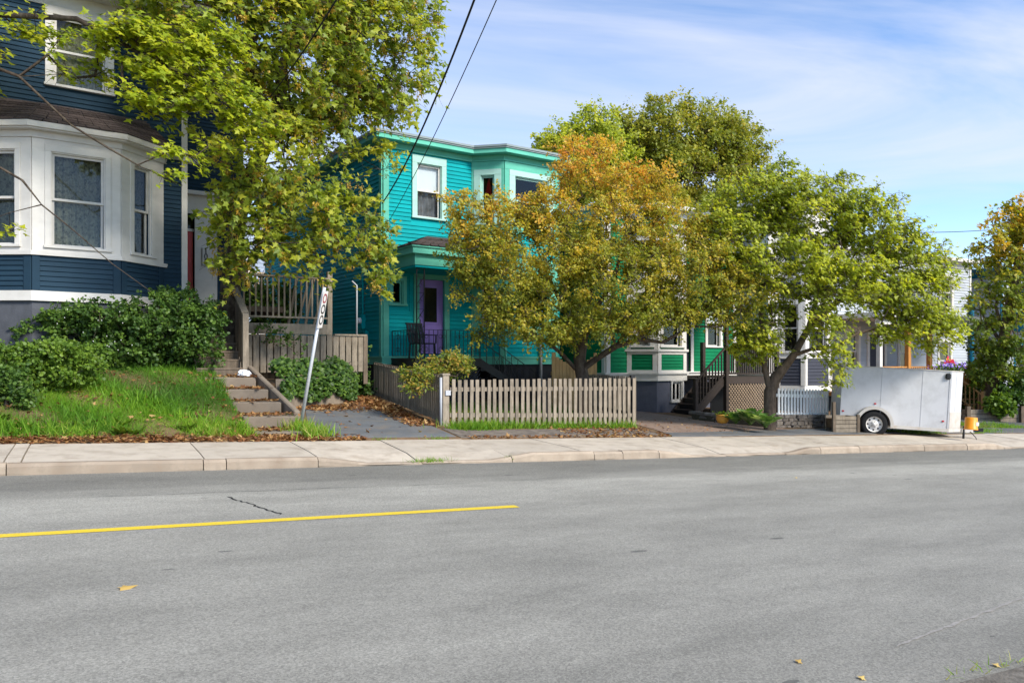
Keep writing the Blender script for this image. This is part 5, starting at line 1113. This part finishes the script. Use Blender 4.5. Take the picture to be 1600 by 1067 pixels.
# crab apple behind the picket fence
bs = at(912, 600, 19.3); tk = [Vector((bs.x, bs.y, gz(bs.x, bs.y)-.2)), at(910, 590, 19.3), at(905, 560, 19.3), at(918, 500, 19.3), at(925, 440, 19.4), at(930, 380, 19.4), at(938, 320, 19.5)]
blobs = [bl(935, 262, 80, 52, 19.8), bl(1005, 305, 75, 55, 19.6), bl(860, 335, 70, 45, 19.3), bl(790, 352, 85, 48, 18.9), bl(745, 420, 42, 26, 18.6, w=1.3), bl(715, 330, 22, 30, 18.8, w=1.0), bl(810, 450, 60, 40, 18.3), bl(850, 490, 80, 32, 18.2), bl(765, 505, 30, 30, 18.3, w=1.2), bl(960, 450, 130, 70, 18.3), bl(1080, 430, 90, 62, 18.5, w=1.3), bl(1150, 460, 50, 44, 18.5, w=2.4), bl(1105, 400, 60, 36, 18.8, w=1.4), bl(1020, 495, 85, 32, 18.1, w=1.5), bl(1110, 495, 60, 26, 18.3, w=1.8), bl(720, 380, 30, 34, 18.6, w=1.3), bl(770, 400, 60, 40, 18.5), bl(900, 230, 40, 22, 19.9), bl(960, 370, 110, 60, 19.0), bl(1050, 360, 60, 50, 19.3), bl(890, 400, 90, 40, 18.5), bl(860, 518, 75, 20, 18.0, w=2.2), bl(960, 515, 70, 18, 18.0, w=2.0), bl(785, 490, 45, 34, 18.1, w=1.6), bl(735, 450, 35, 30, 18.4, w=1.4)]
def toneB(C, cid, ct):
    z = np.clip((C[:, 2]-2.8)/4.2, 0, 1); return np.clip(.20+.48*z**1.3+.42*(ct[cid]-.5)+.40*(rng.random(len(C))-.5), 0, 1)
tree('crab_apple_tree', 'spreading crab apple with rusty orange crown behind the picket fence', tk, blobs, 1250, .14, 'simple', 90, .30, .075, M_leafB, bark=M_bark, droop=.2, jit=.8, flat=.8, hang=.1, tone_fn=toneB, rtip=.005, limbs=[([at(908, 578, 19.3), at(930, 562, 19.1), at(962, 541, 18.8), at(1000, 530, 18.6), at(1035, 535, 18.5), at(1080, 510, 18.5)], .085, .03), ([at(898, 575, 19.3), at(880, 555, 19.1), at(862, 540, 18.8), at(845, 530, 18.5)], .06, .025), ([at(905, 560, 19.3), at(880, 480, 19.2), at(850, 420, 19.1), at(830, 360, 19.1)], .06, .02), ([at(918, 500, 19.3), at(960, 440, 19.4), at(975, 370, 19.5), at(990, 310, 19.6)], .06, .02)])
# green maple behind the white picket fence
bs = at(1203, 640, 19.6); tk = [Vector((bs.x, bs.y, gz(bs.x, bs.y)-.1)), at(1203, 612, 19.6), at(1212, 590, 19.6), at(1240, 555, 19.5), at(1262, 515, 19.5), at(1275, 470, 19.5), at(1285, 410, 19.6), at(1290, 350, 19.7)]
blobs = [bl(1190, 310, 85, 52, 20.0), bl(1275, 335, 100, 58, 19.6), bl(1360, 350, 72, 62, 19.6), bl(1420, 400, 58, 45, 19.8), bl(1140, 375, 60, 52, 19.2, w=1.4), bl(1120, 340, 35, 35, 19.6, w=1.4), bl(1240, 420, 110, 50, 18.8), bl(1340, 445, 95, 42, 19.0), bl(1430, 465, 65, 44, 19.4, w=1.4), bl(1462, 515, 42, 38, 19.6, w=1.5), bl(1400, 510, 45, 26, 19.3, w=1.0), bl(1455, 420, 40, 28, 19.8, w=1.2), bl(1190, 500, 50, 40, 19.2), bl(1290, 500, 60, 30, 18.8, w=.6), bl(1310, 560, 28, 45, 18.6, w=.7), bl(1175, 540, 40, 30, 19.2, w=1.5), bl(1240, 262, 22, 20, 20.2), bl(1310, 285, 22, 20, 20.0), bl(1205, 280, 40, 25, 20.2)]
tree('maple_tree', 'low green maple with forked trunk behind the white picket fence', tk, blobs, 1150, .125, 'maple', 40, .33, .105, M_leafC, bark=M_bark2, droop=.3, up=1.2, jit=.45, flat=.5, hang=.25, limbs=[([at(1203, 612, 19.6), at(1194, 570, 19.5), at(1192, 520, 19.4), at(1186, 450, 19.5), at(1180, 380, 19.7)], .075, .03), ([at(1262, 515, 19.5), at(1300, 480, 19.4), at(1350, 440, 19.4), at(1400, 420, 19.5)], .07, .03)])
th_ = bpy.data.objects['maple_tree.002'] if 'maple_tree.002' in bpy.data.objects else None
# tall trees behind the houses
bs = at(1035, 560, 46); tk = [Vector((bs.x, bs.y, plane_z(bs.x, 40)-.3)), at(1036, 480, 46), at(1040, 380, 46), at(1045, 300, 46), at(1050, 240, 46)]
blobs = [bl(1060, 215, 120, 58, 46), bl(1130, 230, 72, 52, 46), bl(990, 235, 80, 52, 45), bl(1080, 280, 120, 48, 45), bl(1170, 265, 40, 30, 46), bl(1000, 300, 80, 45, 44), bl(1100, 340, 90, 40, 44)]
tree('background_tree', 'tall dense green tree rising behind the green house roof', tk, blobs, 750, .4, 'simple', 105, .80, .20, M_leafD, droop=.2, jit=.6, flat=.6, hang=.1, rtip=.02)
bs = at(900, 560, 42); tk = [Vector((bs.x, bs.y, plane_z(bs.x, 40)-.3)), at(902, 450, 42), at(905, 330, 42), at(908, 250, 42)]
blobs = [bl(925, 205, 42, 40, 42), bl(890, 235, 45, 40, 41), bl(862, 225, 25, 22, 42, w=1.5), bl(950, 240, 50, 40, 42), bl(915, 280, 60, 40, 41)]
tree('background_tree', 'brighter green tree top showing over the teal house roof', tk, blobs, 330, .3, 'simple', 95, .65, .18, M_leafC, droop=.2, jit=.6, flat=.6, hang=.1, rtip=.02)
# leaning tree at the right edge
bs = at(1537, 645, 29.5); tk = [Vector((bs.x, bs.y, gz(bs.x, bs.y)-.2)), at(1541, 625, 29.5), at(1556, 590, 29.4), at(1568, 540, 29.3), at(1578, 480, 29.3), at(1592, 420, 29.3)]
blobs = [bl(1590, 345, 45, 32, 29.5), bl(1640, 380, 80, 70, 29.5), bl(1555, 400, 45, 40, 29.3), bl(1590, 450, 50, 40, 29.0), bl(1570, 520, 58, 45, 28.8), bl(1545, 570, 40, 35, 28.8), bl(1600, 570, 50, 40, 29.0), bl(1530, 470, 25, 26, 29.0, w=.8)]
def toneE(C, cid, ct): return np.clip(.12+np.clip((C[:, 2]-2.0)/4.5, 0, 1)*.5+.45*(ct[cid]-.3)+.3*(rng.random(len(C))-.5), 0, 1)
tree('leaning_tree', 'leaning tree with green lower leaves and orange top at the right edge', tk, blobs, 420, .26, 'maple', 36, .42, .15, M_leafE, bark=M_bark2, droop=.4, jit=.55, tone_fn=toneE)

# shrubs
def shrub(name, label, blobs, ntips, per, spread, size, m, base_px, kind='simple', up=.8, jit=.8, cat='shrub', flat=.8, shell=.35, group=None, r=.03):
    tips = crown_points(blobs, ntips, shell); bx = Vector(base_px); bx.z = gz(bx.x, bx.y); th = thing(name, label, cat, bx, 0, group)
    tips[:, 2] = np.maximum(tips[:, 2], np.array([gz(x, y)+.06 for x, y in tips[:, :2]])); sel = tips[rng.permutation(len(tips))[:min(len(tips), 150)]]
    mb = branch_tree([bx, bx+Vector((0, 0, .12)), bx+Vector((0, 0, .25))], sel, r, min(.005, r*.4), .2); mb.v = [(x-bx.x, y-bx.y, z-bx.z) for x, y, z in mb.v]; mb.build('stems', M_bark, th)
    C, N_, D, S, cid = foliage(tips, per, spread, size, .2, up, jit, flat, .1); ct = rng.random(len(tips)); k = C[:, 2] > np.array([gz(x, y) for x, y in C[:, :2]])+.01
    tone = np.clip(.5*ct[cid]+.5*rng.random(len(C)), 0, 1); stuff(leaf_object('foliage', kind, C[k], N_[k], D[k], S[k], tone[k], m, th, bx)); return th
shrub('shrub', 'large dark green shrub under the bay window nearest the steps', [bl(250, 520, 85, 62, 15.6), bl(310, 520, 45, 62, 15.7), bl(275, 475, 45, 30, 15.9), bl(205, 535, 55, 50, 15.3)], 430, 42, .17, .055, M_shrub, at(270, 580, 15.9), 'round')
berry_shrub = shrub('shrub', 'dark green shrub with white berries before the slate foundation', [bl(150, 510, 75, 42, 15.1), bl(115, 500, 55, 26, 15.1), bl(60, 515, 40, 22, 15.0, w=.5), bl(160, 555, 60, 30, 15.0)], 260, 42, .16, .055, M_shrub, at(140, 580, 15.0), 'round')
shrub('shrub', 'lighter green low spreading shrub left of the dark one', [bl(95, 555, 65, 24, 13.4), bl(40, 562, 50, 30, 13.2), bl(130, 575, 30, 18, 13.4), bl(90, 590, 50, 18, 13.2)], 290, 40, .14, .05, M_shrubL, at(85, 600, 13.3), 'round')
shrub('shrub', 'small dark shrub at the left edge above the sidewalk', [bl(12, 598, 38, 36, 12.4), bl(35, 615, 25, 22, 12.3), bl(-30, 600, 40, 40, 12.4)], 160, 42, .13, .05, M_shrub, at(10, 645, 12.3), 'round')
M_berry = mat('white_berry', (.75, .76, .72), .5, .4); mb = MB(); bsh = berry_shrub.location
for k in range(26):
    p = at(random.uniform(70, 215), random.uniform(478, 560), 14.45+random.uniform(-.1, .1))-bsh; mb.lathe([(0, -.010), (.010, 0), (0, .010)], 6, tuple(p))
stuff(mb.build('berries', M_berry, berry_shrub))
M_jap = leafmat('laceleaf', [(0, (.06, .11, .015)), (.45, (.16, .21, .02)), (.75, (.34, .24, .03)), (1, (.36, .15, .04))], .38)
def tone_j(): pass
shrub('japanese_maple', 'low feathery maple turning orange behind the fence corner', [bl(690, 575, 42, 20, 16.6), bl(715, 568, 30, 16, 17.0), bl(655, 600, 20, 22, 15.7, w=.6), bl(650, 585, 30, 14, 16.0, w=.6)], 120, 30, .22, .085, M_jap, at(688, 620, 16.6), 'narrow', up=.9, jit=.6, flat=.5)
iv_t = [Vector((x, y, z)) for x, y, z in []]
ivy = thing('ivy', 'mass of dark green ivy spilling over the curved planter wall', 'plant', (4.4, 17.0, 1.25))
C = []; 
for (a, b) in zip(cl[:-1], cl[1:]):
    L = math.dist(a, b)
    for k in range(int(1500*L)):
        f = rng.random(); x = a[0]+(b[0]-a[0])*f; y = a[1]+(b[1]-a[1])*f; u = rng.random()
        if u < .5: C.append((x-.06*rng.random()+rng.normal(0, .03), y-.05-.10*rng.random(), 1.30-(.46*rng.random())*(.55+.55*abs(math.sin(x*3.1+1)))))
        else: e = rng.random(); C.append((x+rng.normal(0, .05)-.10*e, y+.02+.75*e, 1.30+.30*math.sin(e*2.2)+rng.normal(0, .05)+.05*math.sin(x*9)))
C = np.array(C); n = len(C); stuff(leaf_object('foliage', 'round', C, unit(np.array([0, -.75, .8])+.45*rng.standard_normal((n, 3))), unit(np.array([0, -.4, -.8])+.5*rng.standard_normal((n, 3))), .085*(.6+.6*rng.random(n)), rng.random(n)*.9, M_shrub, ivy, (4.4, 17.0, 1.25)))
mbv = MB()
for (a, b) in zip(cl[:-1], cl[1:]): mbv.tube([(a[0]-4.4, a[1]+.1-17.0, .08), (b[0]-4.4, b[1]+.1-17.0, .10)], .012, 5)
mbv.build('vine_stem', M_bark, ivy)
shrub('climbing_vine', 'thin leafy vine climbing the board fence by the wooden post', [bl(415, 520, 25, 30, 17.3, w=.5), bl(445, 525, 30, 18, 17.3, w=.5), bl(470, 545, 25, 14, 17.3, w=.5)], 34, 16, .12, .05, M_shrub, at(430, 585, 17.2), 'round', cat='plant', r=.008)
shrub('shrub', 'added dark shrub closing the bright gap behind the side deck', [bl(400, 470, 40, 45, 25), bl(440, 480, 30, 35, 25)], 110, 40, .3, .10, M_shrub, at(405, 560, 25), 'round')  # added dark mass that hides the bright far house behind the deck rails
shrub('shrub', 'dark shrub growing against the shaded teal side wall', [bl(560, 560, 18, 35, 19.2), bl(570, 600, 12, 22, 19.0)], 60, 30, .16, .06, M_shrub, at(562, 615, 19.2), 'round')
shrub('shrub', 'rounded green shrub beside the leaning trunk at far right', [bl(1582, 618, 26, 30, 28.5), bl(1610, 610, 30, 40, 28.8)], 120, 36, .28, .09, M_shrub, at(1582, 645, 28.5), 'round')
shrub('shrub', 'bright leafy bush at the foot of the leaning trunk', [bl(1562, 632, 16, 16, 28.0)], 50, 36, .24, .12, M_shrubL, at(1562, 648, 28.0), 'round')
shrub('shrub', 'dark shrub against the petrol trimmed house below the tree', [bl(1527, 600, 18, 42, 31), bl(1515, 620, 10, 22, 30.5)], 90, 36, .3, .1, M_shrub, at(1525, 640, 31), 'round')
# hostas and flower pot
def hosta(label, p, n, s):
    th = thing('hosta', label, 'plant', p, 0, None); a = rng.random(n)*6.283; tilt = .35+.6*rng.random(n); D = np.stack([np.cos(a)*np.cos(tilt*.9), np.sin(a)*np.cos(tilt*.9), np.sin(tilt*.9)], 1); N_ = unit(np.stack([-np.cos(a)*np.sin(tilt*.9), -np.sin(a)*np.sin(tilt*.9), np.cos(tilt*.9)], 1)); C = np.stack([.05*np.cos(a), .05*np.sin(a), .03+.1*rng.random(n)], 1)
    mb = MB(); 
    for k in range(n): mb.tube([(0, 0, 0), tuple(C[k])], .006, 4)
    mb.build('stalks', mat('stalk_green', (.10, .17, .03), .7, .3), th); stuff(leaf_object('leaves', 'hosta', C, N_, D, s*(.6+.6*rng.random(n)), rng.random(n), M_hosta, th))
M_hosta = leafmat('hosta_leaf', [(0, (.07, .15, .03)), (.6, (.14, .25, .05)), (1, (.38, .44, .20))], .3, .4)
hp = at(1172, 640, 19.2); random.seed(3); hosta('broad hosta with arching leaves beside the yellow pot', (hp.x, hp.y, gz(hp.x, hp.y)+.14), 46, .40); hp = at(1150, 640, 19.4); hosta('smaller hosta close to the yellow pot', (hp.x, hp.y, gz(hp.x, hp.y)+.14), 26, .28); hp = at(1196, 645, 18.6); hosta('dark hosta against the white picket fence', (hp.x, hp.y, gz(hp.x, hp.y)+.14), 36, .34)
pp = at(1129, 648, 19.6); pot = thing('flower_pot', 'glazed yellow pot with low green plants by the stone edging', 'pot', (pp.x, pp.y, gz(pp.x, pp.y)+.12))
M_pot = mat('yellow_glaze', (.62, .30, .04), .35, .5, noise=.2, nscale=8); MB().lathe([(0, .0), (.10, .0), (.13, .03), (.165, .12), (.15, .18), (.17, .20), (.17, .225), (.15, .225), (.14, .19), (0, .19)], 24).build('vessel', M_pot, pot)
C = rng.normal(0, 1, (160, 3))*np.array([.08, .08, .03])+np.array([0, 0, .24]); stuff(leaf_object('plants', 'round', C, unit(np.array([0, 0, 1])+.6*rng.standard_normal((160, 3))), rng.standard_normal((160, 3)), np.full(160, .05), rng.random(160), M_shrubL, pot))
# flowers in a box on the cedar railing
fb = at(1482, 577, 24.6); fl = thing('flower_box', 'purple pansies with red blooms in a box above the trailer', 'flower box', fb)
MB().box(-.55, .55, -.12, .12, -.55, -.02).build('box', P_wood, fl, bevel=.01)
MB().box(-.05, .05, -.05, .05, -1.4, -.56).build('bracket', P_wood, fl)
C = rng.normal(0, 1, (420, 3))*np.array([.24, .09, .05])+np.array([0, -.02, .05]); n = len(C); stuff(leaf_object('leaves', 'round', C, unit(np.array([0, -.4, 1])+.7*rng.standard_normal((n, 3))), rng.standard_normal((n, 3)), np.full(n, .09), rng.random(n), M_shrubL, fl))
M_pur = leafmat('pansy', [(0, (.10, .04, .38)), (.7, (.28, .18, .62)), (1, (.6, .55, .8))], .3); M_redf = leafmat('red_bloom', [(0, (.55, .015, .05)), (1, (.8, .05, .10))], .3)
C = rng.normal(0, 1, (230, 3))*np.array([.27, .08, .05])+np.array([0, -.08, .10]); n = len(C); stuff(leaf_object('pansies', 'round', C, unit(np.array([0, -1, .6])+.5*rng.standard_normal((n, 3))), rng.standard_normal((n, 3)), np.full(n, .075), rng.random(n), M_pur, fl))
C = rng.normal(0, 1, (60, 3))*np.array([.10, .05, .04])+np.array([.0, -.06, .24]); n = len(C); stuff(leaf_object('red_blooms', 'round', C, unit(np.array([0, -1, .6])+.5*rng.standard_normal((n, 3))), rng.standard_normal((n, 3)), np.full(n, .075), rng.random(n), M_redf, fl))

# ------------------------------------------------------------------ grass, weeds, litter
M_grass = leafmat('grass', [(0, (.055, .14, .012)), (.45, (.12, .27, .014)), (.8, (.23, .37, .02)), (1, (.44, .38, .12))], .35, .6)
def grass(name, label, pts, h, lean=.45, tone=(0, 1)):
    n = len(pts); Z = np.array([gz(x, y) for x, y in pts]); C = np.column_stack([pts, Z]); D = unit(np.array([0, 0, 1.0])+lean*rng.standard_normal((n, 3))*np.array([1, 1, .3])); N_ = unit(np.cross(D, rng.standard_normal((n, 3))))
    o = leaf_object(name, 'blade', C, N_, D, h*(.45+.8*rng.random(n)), tone if isinstance(tone, np.ndarray) else tone[0]+(tone[1]-tone[0])*rng.random(n), M_grass); stuff(o); return tag(o, label, 'grass')
def patch(x0, x1, y0, y1, n): return np.column_stack([x0+(x1-x0)*rng.random(n), y0+(y1-y0)*rng.random(n)])
def noise2(p, f, s): return np.sin(p[:, 0]*f+s)*np.sin(p[:, 1]*f*1.3+s*2)+.5*np.sin(p[:, 0]*f*2.3+s*3+p[:, 1]*f*1.9)
P = patch(-3.6, 2.42, 13.2, 17.4, 120000); k = rng.random(len(P)) < np.clip(.75+.5*noise2(P, 2.1, .7), .30, 1)*np.clip((P[:, 1]-13.15)/.35, 0, 1); P = P[k]
lt_ = np.clip(.18+.28*noise2(P, 1.1, 2.5)-.10*(P[:, 1]-14.2)+.45*rng.random(len(P)), 0, 1)  # tree shade put into the tone: blades darker and greener up the bank
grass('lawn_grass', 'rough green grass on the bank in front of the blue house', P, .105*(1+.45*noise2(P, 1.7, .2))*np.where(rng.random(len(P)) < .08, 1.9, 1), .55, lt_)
P = patch(-3.0, 2.3, 13.2, 13.7, 3600); k = noise2(P, 3.1, 2.2) > .1; grass('tall_grass', 'brighter tall tufts of grass along the sidewalk edge', P[k], .17, .7, (.3, .9))
P = np.concatenate([rng.normal((3.27, 13.75), (.14, .30), (500, 2)), rng.normal((3.45, 13.4), (.14, .14), (200, 2))]); grass('grass_tuft', 'grass tuft at the foot of the leaning sign', P, .24, .5, (.4, 1))
P = np.concatenate([rng.normal((6.75, 14.22), (.26, .10), (900, 2)), rng.normal((7.25, 14.3), (.18, .08), (350, 2)), patch(7.3, 11.0, 14.25, 14.5, 1100)]); grass('grass_strip', 'grass growing along the foot of the picket fence', P, .20, .5, (.15, .9))
P = np.concatenate([rng.normal((5.55, 13.02), (.12, .03), (160, 2)), rng.normal((4.5, 13.03), (.10, .03), (60, 2))]); grass('weeds', 'small weeds at the back edge of the sidewalk', P, .09, .9, (.2, .9))
P = np.concatenate([rng.normal((4.62, 11.16), (.16, .05), (260, 2)), rng.normal((6.0, 11.15), (.06, .03), (90, 2))]); pz = P
o = grass('kerb_weeds', 'little weeds rooted in the dropped kerb joint', P, .09, .9, (.2, .9)); o.location.z = .03
P = np.concatenate([patch(18.8, 24, 13.1, 13.9, 3000), patch(24.5, 27.0, 14.2, 15.6, 2500), rng.normal((18.75, 14.4), (.1, .1), (150, 2))]); k = noise2(P, 2.7, 1) > -.3; grass('drive_grass', 'grass strip in the driveway under the trailer', P[k], .15, .6, (.1, .9))
P = patch(7, 11.2, 14.8, 18.5, 3500); grass('yard_grass', 'thin grass in the yard behind the picket fence', P, .16, .5, (0, .6))
for k in range(16):
    x, y = random.uniform(-2.6, 2.2), random.uniform(13.3, 13.75) if k < 11 else random.uniform(13.9, 15); n = 14; a = rng.random(n)*6.283; tl_ = .25+.5*rng.random(n)
    D = np.stack([np.cos(a)*np.cos(tl_), np.sin(a)*np.cos(tl_), np.sin(tl_)], 1); N_ = unit(np.stack([-np.cos(a)*np.sin(tl_), -np.sin(a)*np.sin(tl_), np.cos(tl_)], 1)); C = np.tile(np.array([[x, y, gz(x, y)+.02]]), (n, 1)); o = leaf_object('dandelion_rosettes', 'narrow', C, N_, D, .13+.12*rng.random(n), .3+.6*rng.random(n), M_shrubL)
    if k == 0: DN = [o]
    else: DN.append(o)
bm = bmesh.new()
for o in DN: bm.from_mesh(o.data); bpy.data.objects.remove(o)
me = bpy.data.meshes.new('dandelion_leaves'); bm.to_mesh(me); bm.free(); me.materials.append(M_shrubL); stuff(tag(link('dandelion_leaves', me), 'broad dandelion leaves among the grass by the sidewalk', 'weeds'))
M_litter = leafmat('fallen_leaf', [(0, (.09, .035, .015)), (.4, (.21, .085, .03)), (.75, (.34, .17, .06)), (1, (.50, .33, .14))], .2, .8)
def litter(name, label, P, size, lift=.012, zf=gz):
    n = len(P); C = np.column_stack([P, np.array([zf(x, y) for x, y in P])+lift+.02*rng.random(n)]); o = leaf_object(name, 'maple', C, unit(np.array([0, 0, 1.0])+.35*rng.standard_normal((n, 3))), rng.standard_normal((n, 3))*np.array([1, 1, .1]), size*(.45+.9*rng.random(n)), rng.random(n), M_litter); stuff(o); return tag(o, label, 'leaves')
P = np.concatenate([np.column_stack([-4+8.2*rng.random(2300), 13.02+np.abs(rng.normal(0, .17, 2300))*(.55+.6*np.abs(np.sin(np.arange(2300)*.37)))]), patch(2.2, 3.5, 13.05, 13.6, 420)]); litter('leaf_litter', 'brown fallen leaves banked along the back of the sidewalk', P, .085)
def stepz(x, y):
    z = gz(x, y)
    for (yy, zz, x0, x1) in treads:
        if y >= yy+.0 and x0-.1 <= x <= x1+.1: z = max(z, zz)
    return z
P = np.concatenate([rng.normal((2.75, yy+.45), (.32, .15), (210, 2)) for (yy, zz, a, b) in treads]); litter('leaf_litter', 'brown fallen leaves lying on the concrete steps', P, .085, .012, stepz)
P = np.concatenate([np.column_stack([5.45+.65*rng.random(1200), 14.3+4.2*rng.random(1200)]), rng.normal((4.4, 16.45), (.55, .22), (650, 2)), rng.normal((5.6, 17.2), (.30, .5), (500, 2)), patch(3.7, 5.6, 13.2, 16.5, 30)]); litter('leaf_litter', 'brown fallen leaves along the driveway edges under the side fence', P, .085)
P = np.concatenate([patch(6.2, 10.9, 13.05, 13.35, 420), patch(8.6, 11.1, 13.5, 14.3, 420), patch(6.5, 11, 14.6, 17, 700)]); litter('leaf_litter', 'brown fallen leaves scattered before the picket fence', P, .075)
P = patch(11.3, 15, 13.6, 17.5, 240); litter('leaf_litter', 'scattered leaves on the brown driveway', P, .055)
P = patch(-2.8, 2.3, 13.4, 16.5, 420); litter('leaf_litter', 'scattered tan leaves caught in the lawn grass', P, .085, .06)
def single(label, px, py, s, tone):
    r = ((px-800)/FPX*ca+sa, -(px-800)/FPX*sa+ca, (HORIZON-py)/FPX); k = CAM_H/(-.037*r[0]+.02*r[1]-r[2]); x, y = r[0]*k, r[1]*k
    C = np.array([[x, y, plane_z(x, y)+.012]]); o = leaf_object('fallen_leaf', 'maple', C, unit(np.array([[.1, -.25, 1.0]])), np.array([[1.0, .3, 0]]), np.array([s]), np.array([tone]), M_lone); return tag(o, label, 'leaf')
M_lone = leafmat('yellow_fallen_leaf', [(0, (.42, .26, .07)), (1, (.62, .44, .14))], .2, .7)
single('single yellow maple leaf lying on the asphalt at lower left', 188, 921, .115, .5)
single('small tan leaf near the bottom of the road right of centre', 1246, 1036, .05, .3); single('pale leaf fragment at the bottom edge of the road', 1345, 1062, .05, 1.0); single('tiny tan leaf on the far lane before the driveway', 1243, 747, .06, .9); single('pale leaf by the near road edge at lower right', 1556, 1042, .05, 1.0)
P = np.column_stack([4.0+4*rng.random(160), 2.52+.08*rng.random(160)]); 
n = len(P); C = np.column_stack([P, np.array([plane_z(x, 2.6) for x, y in P])+.01]); o = leaf_object('verge_weeds', 'blade', C, unit(rng.standard_normal((n, 3))), unit(np.array([0, 0, 1.0])+.8*rng.standard_normal((n, 3))), .05+.04*rng.random(n), .6+.4*rng.random(n), M_grass); stuff(o); tag(o, 'dry weeds along the near road edge at lower right', 'weeds')
